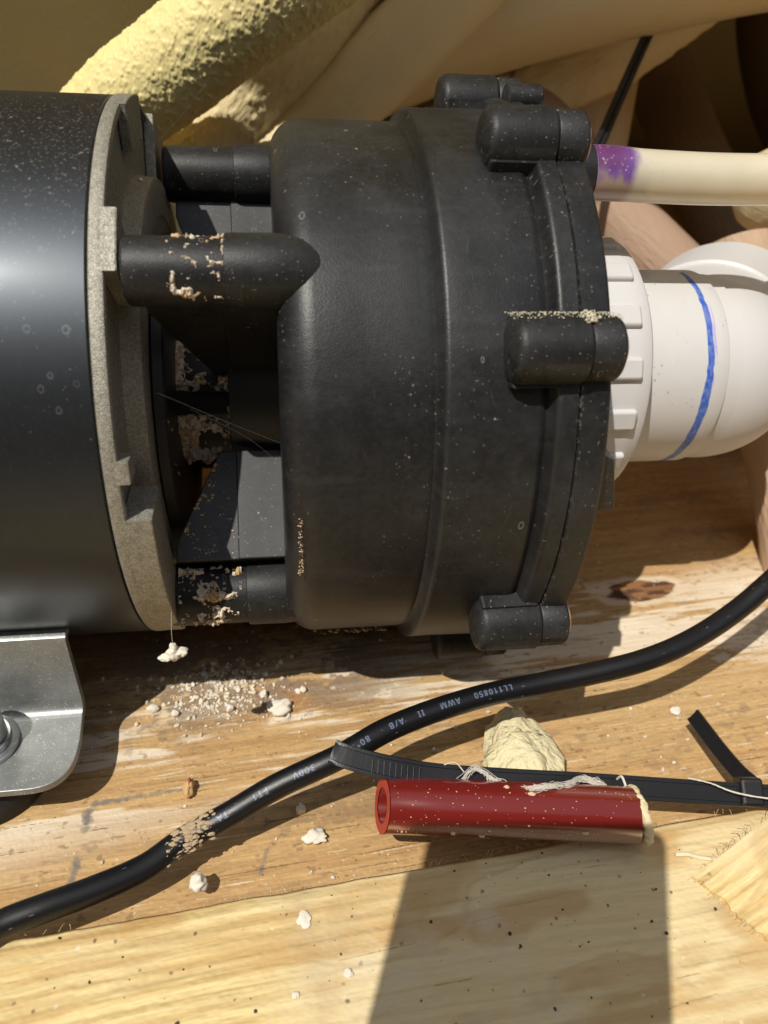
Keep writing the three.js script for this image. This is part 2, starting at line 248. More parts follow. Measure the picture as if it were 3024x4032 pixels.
const motorMat = phy({ map: motorPic.tex(), roughness: 0.43, ior: 1.58, specularColor: new THREE.Color(0.78, 0.88, 1), clearcoat: 0.12, clearcoatRoughness: 0.2 });

const castPic = new Pic(512, 512, (u, v) => { const s = noise(u * 240, v * 240, 1), m = fbm(u * 30, v * 30, 2, 4), k = 0.29 + 0.26 * (s - 0.5) + 0.2 * (m - 0.5) + 0.35 * ss(0.78, 0.9, noise(u * 200, v * 200, 6)); return [k, k * 0.955, k * 0.80]; });
const castBump = new Pic(512, 512, (u, v) => { const k = 0.5 * noise(u * 150, v * 150, 1) + 0.5 * noise(u * 260, v * 260, 2); return [k, k, k]; }).tex(false);
const castTex = castPic.tex();
const castMat = std({ map: rep(castTex, 40, 40), roughness: 0.55, metalness: 0.5, bumpMap: rep(castBump, 40, 40), bumpScale: 0.00012 });
const castBlock = std({ map: rep(castTex, 40, 40), roughness: 0.55, metalness: 0.5, bumpMap: rep(castBump, 40, 40), bumpScale: 0.00012 });

const zincPic = new Pic(512, 512, (u, v) => { const m = fbm(u * 18, v * 18, 3, 5), f = fbm(u * 160, v * 160, 5, 2), k = 0.29 + 0.10 * (m - 0.5) + 0.07 * (f - 0.5) + 0.2 * ss(0.86, 0.92, noise(u * 120, v * 120, 8)); return [k * 0.97, k, k * 0.965]; });
const zincMat = std({ map: rep(zincPic.tex(), 22, 22), roughness: 0.4, metalness: 0.5 });
const boltMat = std({ color: new THREE.Color(0.55, 0.57, 0.56), roughness: 0.3, metalness: 0.9 });
const brassMat = std({ color: new THREE.Color(0.5, 0.36, 0.27), roughness: 0.35, metalness: 0.9 });
const rubberMat = std({ color: new THREE.Color(0.018, 0.017, 0.016), roughness: 0.8 });

const crustPic = new Pic(256, 256, (u, v) => { const k = fbm(u * 12, v * 12, 3, 4); return mix3(mix3([0.34, 0.25, 0.17], [0.66, 0.58, 0.47], ss(0.3, 0.55, fbm(u * 30, v * 30, 7, 3))), [0.58, 0.37, 0.17], ss(0.60, 0.78, k)); });
const crustMat = std({ map: crustPic.tex(), roughness: 0.95 });
const crustTan = std({ color: new THREE.Color(0.60, 0.40, 0.21), roughness: 0.95 });
const crumbMat = std({ color: new THREE.Color(0.74, 0.68, 0.57), roughness: 0.95 });

// ------------------------------------------------------------------ the setting
{
  const f = grid(1, 1, (s, t) => [-0.9 + 1.8 * s, 0, 0.23 - 1.15 * t, (-0.9 + 1.8 * s + 0.12) / 0.42, (0.23 - 1.15 * t + 0.22) / 0.42]);
  f.setIndex([0, 2, 1, 2, 3, 1]); f.computeVertexNormals();
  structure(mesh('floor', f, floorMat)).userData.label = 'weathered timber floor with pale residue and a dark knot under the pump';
  const dark = std({ color: new THREE.Color(0.022, 0.015, 0.011), roughness: 0.9, bumpMap: rep(castBump, 30, 12), bumpScale: 0.0006 });
  structure(mesh('wall_back', box(-0.9, 0.9, 0, 0.5, -0.96, -0.92), dark));
  structure(mesh('wall_left', box(-0.94, -0.9, 0, 0.5, -0.96, 0.2), std({ color: new THREE.Color(0.62, 0.54, 0.32), roughness: 0.8 })));
  structure(mesh('wall_right', box(0.9, 0.94, 0, 0.5, -0.96, 0.2), dark));
  structure(mesh('added_sky_blocker', box(-5, 5, -0.06, 1.6, 1.75, 1.9, 0.01), std({ color: new THREE.Color(0.07, 0.055, 0.045), roughness: 0.9 })));  // added unseen blocker: cuts low front sky, darkens motor reflection and floor under pump
  structure(mesh('ground', new THREE.PlaneGeometry(40, 40).rotateX(-Math.PI / 2).translate(0, -0.06, 0), std({ color: new THREE.Color(0.36, 0.29, 0.21), roughness: 0.95 })));
}

// foam of the tub shell: rises behind the pump and overhangs it
const foamBump = new Pic(512, 512, (u, v) => { const k = fbm(u * 26, v * 26, 3, 4); return [k, k, k]; }).tex(false);
const foamMat = (c, s = 1) => std({ color: new THREE.Color(...c), roughness: 0.72, bumpMap: rep(foamBump, 3 * s, 6 * s), bumpScale: 0.0006 });
{
  const prof = new THREE.CatmullRomCurve3(V([[0, -0.30, 0], [0, -0.245, 0.07], [0, -0.215, 0.15], [0, -0.2, 0.22], [0, -0.15, 0.31], [0, -0.085, 0.37], [0, -0.046, 0.405], [0, -0.040, 0.43], [0, -0.064, 0.45]].map(([a, z, y]) => [0, y, z])));
  const g = grid(150, 70, (s, t) => {
    const x = -0.88 + 1.76 * s, p = prof.getPoint(t); let y = p.y, z = p.z;
    z -= 0.62 * ss(-0.03, 0.13, x) * ss(0.40, 0.30, y); z += (0.014 * ss(-0.17, -0.08, x) + 0.014 * ss(0, 0.15, x)) * ss(0.33, 0.4, y);
    const k = 0.02 * (fbm(x * 9, y * 9, z * 9 + 4, 3) - 0.5) + 0.006 * (fbm(x * 50, y * 50, z * 50, 3) - 0.5);
    return [x, y + k * 0.3, z + k, x * 4, t * 2];
  });
  const sh = thing('tub_shell', 'shaded foam coated tub shell filling the upper left corner behind the motor', 'tub shell');
  mesh('foam_wall', g, foamMat([0.72, 0.62, 0.32], 2), sh);
  mesh('rim', box(-0.9, 0.9, 0.45, 0.49, -0.96, -0.06, 0.004), foamMat([0.76, 0.68, 0.46], 2), sh);
}

// ------------------------------------------------------------------ front board and the offcut on it
const BY = 0.012, BT = 0.0666;
{
  const b = thing('front_board', 'pale pine board with water stains running along the front edge of the floor', 'board', [-0.0693, 0, 0.1302]);
  b.rotation.y = BT;
  const g = grid(260, 26, (s, t) => {
    const x = -0.06 + 0.36 * s; const e = 0.0006 * (fbm(x * 90, 2, 5, 4) - 0.5) * 2;
    const prof = [[0, 0], [0.0, 0.011], [0.0012, BY], [0.004, BY]]; let z, y;
    if (t < 3 / 26) { const q = prof[Math.round(t * 26)]; z = q[0]; y = q[1]; } else { z = 0.004 + (t * 26 - 3) / 23 * 0.146; y = BY; }
    return [x, y, z + e * ss(0.006, 0, z), (x + 0.03) / 0.3, z / 0.15];
  });
  g.index.array.reverse?.(); g.computeVertexNormals();
  mesh('plank', g, boardMat, b);
  const fuzz = []; reseed(91);
  for (let i = 0; i < 90; i++) { const x = R(0.0, 0.24), l = R(0.0006, 0.002), a = R(0, 6.28), y = BY - R(0, 0.0006); fuzz.push(pipe([[x, y, R(-0.0003, 0.0008)], [x + l * 0.6 * Math.cos(a), y + R(0, 0.0005), -l * 0.4], [x + l * Math.cos(a), y + R(-0.0002, 0.0008), -l * R(0.4, 0.9)]], 0.00006, { n: 4, m: 4, closed: false })); }
  tag(mesh('wood_fuzz', fuzz, std({ color: new THREE.Color(0.62, 0.5, 0.3), roughness: 0.9 }), b), 'fine torn fibres along the board edge', null, null, 'stuff');
}
{ // tapered offcut: thin torn tip to the left, thicker to the right
  const o = thing('wood_offcut', 'tapered pine offcut with a torn end lying on the board at the lower right', 'offcut', [0.106, BY, 0.134]);
  const d = [0.028, -0.0112], l = Math.hypot(...d), ex = d[0] / l, ez = d[1] / l;     // along its far edge
  const tip = (q) => 0.0006 * (fbm(q * 900, 1, 2, 3) - 0.5) * 4 + q * 0.17 + 0.0009 * (fbm(q * 300, 5, 1, 2) - 0.5) * 2;
  const top = (p, q) => 0.0011 + 0.0065 * ss(0, 0.03, p) + 0.0007 * (fbm(p * 160, q * 900, 4, 3) - 0.5);
  const P = (s, t, e) => { const q = t * 0.05, p = tip(q) + s * 0.09; return [p * ex - q * ez * -1 * -1 + 0, e ? top(s * 0.09, q) : 0, p * ez + q * ex, (0.1 + p) / 0.3, (0.02 + q) / 0.15]; };
  const P2 = (s, t, e) => { const q = t * 0.05, p = tip(q) + s * 0.09; return [p * ex - q * ez, e ? top(s * 0.09, q) : 0, p * ez + q * ex, (0.1 + p) / 0.3, (0.04 + q) / 0.15]; };
  const g1 = grid(60, 90, (s, t) => P2(s, t, 1)), g2 = grid(1, 90, (s, t) => P2(0, t, s)), g3 = grid(60, 1, (s, t) => P2(s, 0, t)), g4 = grid(1, 1, (s, t) => P2(s, t, 0));
  g1.index.array.reverse(); g1.computeVertexNormals();
  mesh('offcut_body', [g1, g2, g3, g4], boardMat, o);
  reseed(37); const f = [];
  for (let i = 0; i < 26; i++) { const p = R(0.004, 0.034), h = top(p, 0), a = R(0.0008, 0.0024); f.push(pipe([[p * ex, h * R(0.4, 1), p * ez], [p * ex + R(-1, 1) * a * 0.4, h, p * ez - a * 0.6], [p * ex + R(-1, 1) * a, h * R(0.7, 1.1), p * ez - a]], 0.00008, { n: 4, m: 4, closed: false })); }
  for (let i = 0; i < 30; i++) { const q = R(0, 0.03), p = tip(q), a = R(0.0006, 0.0022); f.push(pipe([[p * ex - q * ez, R(0.0003, 0.0012), p * ez + q * ex], [(p - a) * ex - q * ez + R(-1, 1) * 0.0004, R(0.0001, 0.0009), (p - a) * ez + q * ex]], 0.00012, { n: 3, m: 4, closed: false })); }
  tag(mesh('torn_fibre', f, std({ color: new THREE.Color(0.66, 0.53, 0.32), roughness: 0.9 }), o), null, null, null, 'stuff');
}
{
  const g = sweep([[0.1035, BY + 0.0006, 0.1278], [0.1065, BY + 0.0011, 0.1283], [0.1095, BY + 0.0007, 0.1293], [0.1142, BY + 0.0012, 0.1307]], [[-0.0007, 0], [0, 0.0003], [0.0007, 0], [0, -0.0003]], { n: 20 });
  tag(mesh('wood_splinter', g, std({ color: new THREE.Color(0.72, 0.6, 0.4), roughness: 0.8 })), 'long cream splinter lying on the board beside the torn tip of the offcut', 'splinter');
}

// ------------------------------------------------------------------ the pump
const H = 0.089;
const pump = thing('spa_pump', 'spa pump with gloss black motor, silver flange and dusty black plastic wet end', 'pump', [0, H, 0]);
const polar = (deg, r) => [r * Math.sin(deg * Math.PI / 180), r * Math.cos(deg * Math.PI / 180)];   // [y, z]

const MO = { y: 0.002, z: -0.006 };
mesh('motor_shell', revolve([[-0.36, 0], [-0.36, 0.0812], ...Array.from({ length: 14 }, (_, i) => [-0.33 + i * 0.0221, 0.0812]), [-0.0402, 0.0812], [-0.0399, 0.0808], [-0.0397, 0.08]], { ...MO, seg: 240, uv: [-0.339, -0.0386] }), motorMat, pump);
{
  const fl = mesh('motor_flange', revolve([[-0.0396, 0.077], [-0.0396, 0.0808], [-0.0393, 0.0813], [-0.0388, 0.0815], [-0.0367, 0.0815], [-0.0362, 0.0813], [-0.0359, 0.0807], [-0.0359, 0.0796], [-0.0374, 0.0788], [-0.0374, 0.062], [-0.0370, 0.061], [-0.0322, 0.0602], [-0.0318, 0.0596], [-0.0318, 0.05], [-0.0323, 0.0495], [-0.033, 0.03], [-0.033, 0.0]], { ...MO, seg: 240 }), castMat, pump);
  for (const [d0, d1, x1, r0] of [[43, 53.5, -0.0332, 0.062], [-42, 1.5, -0.0300, 0.066], [84, 101, -0.0345, 0.070], [9.0, 12.5, -0.0335, 0.075], [118, 136, -0.0340, 0.062], [222, 236, -0.0318, 0.062]]) mesh('lug', sector(-0.0372, x1, r0, 0.0815, d0, d1).translate(0, MO.y, MO.z), castBlock, fl);
}
// lantern between motor and wet end
mesh('lantern_ring', revolve([[-0.0314, 0.0], [-0.0314, 0.0475], [-0.0310, 0.0485], [-0.0285, 0.0485], [-0.0280, 0.048], [-0.0280, 0.036], [-0.0285, 0.035], [-0.0285, 0.02]], { seg: 96 }), plasticBare, pump);
mesh('shaft_hub', revolve([[-0.030, 0.021], [-0.022, 0.0225], [-0.0135, 0.0235], [-0.0130, 0.027], [0.002, 0.029]], { seg: 72 }), plasticBare, pump);
mesh('hub_slot', box(-0.0305, -0.0125, 0.0045, 0.0105, 0.014, 0.0232, 0.0004), std({ color: new THREE.Color(0.004, 0.004, 0.004), roughness: 0.9 }), pump);
for (const [deg, rc, rb] of [[48.5, 0.0742, 0.0078], [-36, 0.0665, 0.0092], [127, 0.0712, 0.0086], [226, 0.0700, 0.0084]]) {
  const [y, z] = polar(deg, rc);
  mesh('post', revolve([[-0.0322, 0], [-0.0322, rb - 0.0008], [-0.0316, rb - 0.0002], [-0.0305, rb], [-0.0100, rb], [-0.0098, rb + 0.0006], [-0.0090, rb + 0.0008], [0.0010, rb + 0.0009], [0.0045, rb + 0.0006], [0.0080, rb - 0.0004], [0.0115, rb - 0.0022], [0.016, rb - 0.006]], { y, z, seg: 72, crease: 0.5 }), plastic, pump);
}
for (const [y0, z0, y1, z1] of [[-0.0262, 0.0542, -0.0056, 0.0295], [0.050, 0.048, 0.015, 0.016], [0.0505, -0.0400, 0.0150, -0.0120], [-0.049, -0.049, -0.014, -0.014]]) {     // plates joining each post to the hub
  const L = Math.hypot(y1 - y0, z1 - z0), M = new THREE.Matrix4().makeBasis(new THREE.Vector3(1, 0, 0), new THREE.Vector3(0, (y1 - y0) / L, (z1 - z0) / L), new THREE.Vector3(0, -(z1 - z0) / L, (y1 - y0) / L)); M.setPosition(0, y0, z0);
  const draw = (pts, d, dz) => { const g = new THREE.ExtrudeGeometry(new THREE.Shape(pts.map((p) => new THREE.Vector2(...p))), { depth: d, bevelEnabled: true, bevelSize: 0.0003, bevelThickness: 0.0003, bevelSegments: 1 }); g.translate(0, 0, dz); g.applyMatrix4(M); return g; };
  mesh('web', draw([[-0.0290, 0], [-0.0290, L * 0.15], [-0.0165, L], [0.0045, L], [0.0045, 0]], 0.0024, -0.0012), plasticBlock, pump);
  mesh('web_rib', draw([[-0.0115, 0], [-0.0115, L], [0.0045, L], [0.0045, 0]], 0.0040, -0.0020), plasticBlock, pump);
}

// wet end housing
const WY = 0.0009;
const wet = revolve([[0.0020, 0.0], [0.0013, 0.030], [0.0013, 0.067], ...arc(0.0103, 0.0700, 0.0090, 178, 92, 9), [0.0180, 0.07895], [0.0290, 0.07905], [0.0355, 0.0791], [0.0366, 0.0789], [0.0372, 0.0788], [0.0377, 0.0793], [0.0381, 0.0806], ...arc(0.0402, 0.0813, 0.0016, 170, 95, 5), [0.0440, 0.0828], [0.0540, 0.0830], [0.0608, 0.0832], [0.0619, 0.0830], [0.0626, 0.0823], [0.0631, 0.0821], [0.0636, 0.0828], [0.0641, 0.0843], ...arc(0.0657, 0.0846, 0.0014, 165, 85, 4), [0.0669, 0.0860], [0.0692, 0.0862], [0.0695, 0.0859], [0.0696, 0.0851]], { y: WY, seg: 320, uv: [-0.005, 0.085], crease: 0.7 });
const housing = mesh('wet_end_housing', wet, wetMat, pump);
const lid = mesh('wet_end_lid', revolve([[0.0697, 0.0851], [0.06985, 0.0860], [0.0702, 0.0864], [0.0760, 0.0866], [0.0768, 0.0863], [0.0772, 0.0858], [0.0774, 0.0845], [0.0774, 0.060], [0.080, 0.052], [0.080, 0.0]], { seg: 320, uv: [-0.005, 0.085], crease: 0.7 }), wetMat, pump);
for (const deg of [32.5, 70.5, 108, 146, 184, 222, 260, 300, 339]) {
  const [y, z] = polar(deg, 0.0866), rb = 0.0078, top = deg > 100 && deg < 120;
  const b = mesh('screw_boss', revolve([[0.0522, 0], ...arc(0.0550, rb - 0.0024, 0.0024, 178, 92, 5).map(([a, r]) => [a - 0.0002, Math.max(r, 0.0001)]), [0.0690, rb + 0.0001], [0.0695, rb - 0.0002], [0.0696, rb - 0.0008]], { y, z, seg: 48, crease: 0.5 }), plastic, housing);
  mesh('boss_foot', sector(0.0532, 0.0690, 0.077, 0.0866, deg - 5.2, deg + 5.2, 0.0008), plastic, housing);
  const l = mesh('lid_boss', revolve([[0.0697, rb - 0.0010], [0.0699, rb - 0.0005], [0.0703, rb - 0.0003], [0.0768, rb - 0.0004], [0.0775, rb - 0.0008], [0.0778, rb - 0.0016], [0.0778, 0.004], [0.0770, 0.0038], [0.0770, 0]], { y, z, seg: 48, crease: 0.5 }), plastic, lid);
  mesh('bolt_end', revolve([[0.0770, 0.0055], [0.0783, 0.0055], [0.0788, 0.0048], [0.0788, 0]], { y, z, seg: 24 }), brassMat, lid);
}
mesh('alignment_lug', revolve([[0.0660, 0], [0.0660, 0.0034], [0.0665, 0.004], [0.0755, 0.004], [0.0760, 0.0034], [0.0760, 0]], { y: 0.0872, z: -0.002, seg: 32 }), plasticBlock, housing);
{
  const s = new THREE.Shape([[0.0775, 0.022], [0.0815, 0.020], [0.0850, 0.0055], [0.0775, 0.0050]].map((p) => new THREE.Vector2(...p)));
  const g = new THREE.ExtrudeGeometry(s, { depth: 0.012, bevelEnabled: true, bevelSize: 0.0003, bevelThickness: 0.0003, bevelSegments: 1 }); g.translate(0, 0, 0.067);
  mesh('drain_gusset', g, plasticBlock, lid);
}
{ // hose barb on the lid
  const y = 0.1605 - H, z = 0.012;
  const b = mesh('hose_barb', revolve([[0.0772, 0.0078], [0.0872, 0.0076], [0.0880, 0.0074], [0.0882, 0.006], [0.105, 0.0048], [0.105, 0.003]], { y, z, seg: 40 }), plasticBare, lid);
}
{ // steel mounting bracket and its fixings
  const hy = 0.0165 - H, t = 0.0024;
  const sh = new THREE.Shape(); const x1 = -0.0608, z0 = 0.0690, z1 = 0.0925, rc = 0.011;
  sh.moveTo(-0.34, z0); sh.lineTo(x1 - 0.0002, z0); sh.lineTo(x1 + 0.0006, z0 + 0.008); sh.lineTo(x1 + 0.0006, z1 - rc); sh.quadraticCurveTo(x1 + 0.0004, z1, x1 - rc, z1); sh.lineTo(-0.34, z1 + 0.001); sh.closePath();
  const pg = new THREE.ExtrudeGeometry(sh, { depth: t - 0.0006, bevelEnabled: true, bevelSize: 0.0003, bevelThickness: 0.0003, bevelSegments: 2, curveSegments: 10 });
  pg.rotateX(Math.PI / 2); pg.translate(0, hy - 0.0003, 0);
  // bend and upright leg: outline in (z, y), drawn out along x
  const o = [[0.0690, hy], ...Array.from({ length: 7 }, (_, i) => { const a = (i / 6) * Math.PI / 2; return [0.0690 - 0.0036 * Math.sin(a), hy + 0.0036 - 0.0036 * Math.cos(a)]; }), [0.0652, 0.0445 - H], [0.0648, 0.0458 - H], [0.0636, 0.0466 - H], [0.0560, 0.0466 - H], [0.0560, 0.0446 - H], [0.0626, 0.0444 - H], [0.0630, 0.0438 - H], [0.0630, hy + 0.004], [0.0632, hy + 0.001], [0.0645, hy - 0.0015], [0.0665, hy - t], [0.0690, hy - t]];
  const ls = new THREE.Shape(o.map((p) => new THREE.Vector2(...p)));
  const lg = new THREE.ExtrudeGeometry(ls, { depth: 0.34 + x1 - 0.0002, bevelEnabled: false }); lg.applyMatrix4(new THREE.Matrix4().set(0, 0, 1, -0.34, 0, 1, 0, 0, 1, 0, 0, 0, 0, 0, 0, 1)); flip(lg);
  const br = mesh('mounting_bracket', [pg.toNonIndexed(), creased(lg, 0.6)].map((g) => { g.deleteAttribute('color'); return g.index ? g.toNonIndexed() : g; }), zincMat, pump);
  const bx = -0.0862, bz = 0.0765, up = (g) => { g.rotateZ(Math.PI / 2); g.translate(bx, hy, bz); return g; };
  mesh('washer', up(revolve([[0, 0.0045], [0, 0.0092], [0.0002, 0.0095], [0.0014, 0.0095], [0.0016, 0.0092], [0.0016, 0.0045]], { seg: 48 })), boltMat, br);
  mesh('spring_washer', up(revolve([[0.0016, 0.0045], [0.0016, 0.0074], [0.0018, 0.0076], [0.0034, 0.0076], [0.0036, 0.0074], [0.0036, 0.0045]], { seg: 48 })), boltMat, br);
  mesh('socket_screw', up(revolve([[0.0038, 0.0], [0.0038, 0.0062], [0.0041, 0.0066], [0.0112, 0.0066], [0.0119, 0.0060], [0.0120, 0.0055], [0.0120, 0.0036], [0.0116, 0.0033], [0.0075, 0.0033], [0.0075, 0]], { seg: 48 })), boltMat, br);
  mesh('rubber_foot', revolve([[0, 0], [0, 0.0176], [0.0006, 0.0180], [0.0090, 0.0180], [0.0135, 0.0150], [0.0138, 0.0]], { seg: 64 }).rotateZ(Math.PI / 2).translate(-0.0890, -H, 0.0757), rubberMat, br);
}
{ // white and tan mineral crust around the lantern
  reseed(404); const w = [], tn = [];
  const put = (x, y, z, r, s = 1) => { const g = blob(r, { d: 1, amp: 0.5, f: 2.2, s: rnd() * 50, sx: R(0.7, 1.5), sy: R(0.5, 1.0), sz: R(0.7, 1.3) }); (rnd() < 0.25 ? tn : w).push(move(g, x, y, z)); };
  const onPost = (deg, rc, rb, n, fx, fa, fr) => { const [y, z] = polar(deg, rc); for (let i = 0; i < n; i++) { const x = fx(), a = fa() * Math.PI / 180; put(x, y + rb * Math.sin(a), z + rb * Math.cos(a), fr()); } };
  // sheets of crust that stand out of the surface where they are thick enough
  const sheet = (y, z, r, x0, x1, d0, d1, amp, thr, f, mask, list = w) => { const nx = Math.round((x1 - x0) / 0.00011), na = Math.round((d1 - d0) * Math.PI / 180 * r / 0.00011); list.push(grid(nx, na, (s, t) => { const x = mix(x0, x1, s), d = mix(d0, d1, t), a = d * Math.PI / 180, X = x * f, Y = a * r * f; const h = amp * clamp((fbm(X + 7, Y + 3, r * 900, 6) * 1.9 - 0.45 - thr - 0.14 + mask(x, d)) * 3, -0.35, 1.6) * (0.75 + 0.5 * noise(X * 4, Y * 4, 5)); return [x, y + (r + h) * Math.sin(a), z + (r + h) * Math.cos(a), x * 40, a * r * 40]; })); };
  const line = (v, c, wd) => Math.exp(-Math.pow((v - c) / wd, 2));
  { const [y, z] = polar(48.5, 0.0742); sheet(y, z, 0.0078, -0.0235, -0.0075, -35, 108, 0.00060, 0.74, 900, (x, d) => Math.max(line(x, -0.0210, 0.0005) * ss(80, 55, d) * ss(-26, -18, d), line(x, -0.0160, 0.0005) * ss(-26, -18, d) * ss(60, 20, d)) * 0.3 + 0.42 * ss(-26, -20, d) * ss(-2, -12, d) * line(x, -0.0186, 0.0026) + 0.4 * line(d, 90, 9) * ss(-0.022, -0.021, x) * ss(-0.0115, -0.013, x) + 0.18 * line(x, -0.0125, 0.003) * ss(15, 45, d) + 0.4 * line(x, -0.0100, 0.00035) * ss(5, 25, d) - (x < -0.0225 || x > -0.008 ? 0.5 : 0)); }
  { const [y, z] = polar(-36, 0.0665); sheet(y, z, 0.0092, -0.0300, -0.0105, -50, 100, 0.0011, 0.72, 520, (x, d) => 0.42 * line(x, -0.0190, 0.0042) * line(d, 34, 26) + 0.30 * line(d, 84, 12) + 0.2 * line(x, -0.0185, 0.003) * line(d, -12, 25) + 0.08 - (x < -0.0292 || x > -0.0112 || d > 97 || d < -46 ? 0.5 : 0));
    sheet(y, z, 0.00925, -0.0235, -0.0150, 8, 62, 0.0015, 0.74, 620, (x, d) => 0.4 * line(x, -0.0188, 0.0024) * line(d, 36, 15) - (x < -0.0230 || x > -0.0155 || d > 59 || d < 11 ? 0.6 : 0), tn); }
  sheet(0, 0, 0.0225, -0.0340, -0.0115, 26, 72, 0.0021, 0.66, 330, (x, d) => 0.42 * line(d, 33, 11) - (x < -0.0332 || x > -0.0122 || d > 68 || d < 27.5 ? 0.5 : 0));
  sheet(0, 0, 0.0228, -0.0340, -0.0115, -42, 12, 0.0016, 0.66, 330, (x, d) => 0.30 * line(d, 2, 9) + 0.36 * line(d, -31, 9) + 0.12 - 0.35 * line(x, -0.0225, 0.005) * line(d, -14, 8) - (x < -0.0332 || x > -0.0122 || d > 10 || d < -39 ? 0.5 : 0));
  sheet(0, 0, 0.0236, -0.0142, -0.0112, -24, 34, 0.0012, 0.62, 600, (x, d) => 0.32 * line(x, -0.0128, 0.0008) - (x < -0.0139 || x > -0.0116 || d > 31 || d < -21 ? 0.6 : 0));
  for (let i = 0; i < 24; i++) put(-0.0288, R(-0.02, 0.03), R(0.034, 0.046), R(0.0002, 0.0008));
  for (let i = 0; i < 420; i++) { const f = R(0.02, 0.9), q = rnd(), x = mix(mix(-0.0285, -0.0165, clamp((f - 0.15) / 0.85)), -0.0128, q * q); if (noise(x * 420, f * 14, 3) < 0.5) continue; put(x, mix(-0.0262, -0.0056, f) + 0.0011, mix(0.0542, 0.0295, f) + 0.0011, 0.00008 + 0.0004 * Math.pow(rnd(), 3)); }
  // under the wet end's lower edge and on the body
  for (let i = 0; i < 60; i++) { const d = R(-58, -44) , [y, z] = polar(d, 0.0797); put(R(0.010, 0.034), y, z, R(0.0001, 0.0005)); }
  for (let i = 0; i < 70; i++) { const [y, z] = polar(R(-10, 4), 0.0785); put(0.0052 + R(-1, 1) * 0.0006, y, z, R(0.00008, 0.00022)); }
  tag(mesh('mineral_crust', w, crustMat, pump), 'white chalky crust on the posts and hub', null, null, 'stuff');
  tag(mesh('rust_crust', tn, crustTan, pump), 'tan crust on the posts and hub', null, null, 'stuff');
  // dust on the ledge of the middle boss
  const du = [], [by, bz] = polar(32.5, 0.0866); for (let i = 0; i < 260; i++) { const a = R(78, 118) * Math.PI / 180; du.push(move(blob(R(0.00006, 0.00022), { d: 0, amp: 0.5, s: rnd() * 9 }), R(0.0515, 0.0772), by + 0.0081 * Math.sin(a), bz + 0.0081 * Math.cos(a))); }
  for (let i = 0; i < 160; i++) du.push(move(blob(R(0.0001, 0.00035), { d: 0, amp: 0.5, s: rnd() * 9 }), 0.0697 + R(-1, 1) * R(0, 0.0022), by + 0.0079 + R(-0.0006, 0.0006), bz + R(-0.002, 0.003)));
  tag(mesh('dust', du, std({ color: new THREE.Color(0.6, 0.55, 0.4), roughness: 1 }), pump), null, null, null, 'stuff');
}

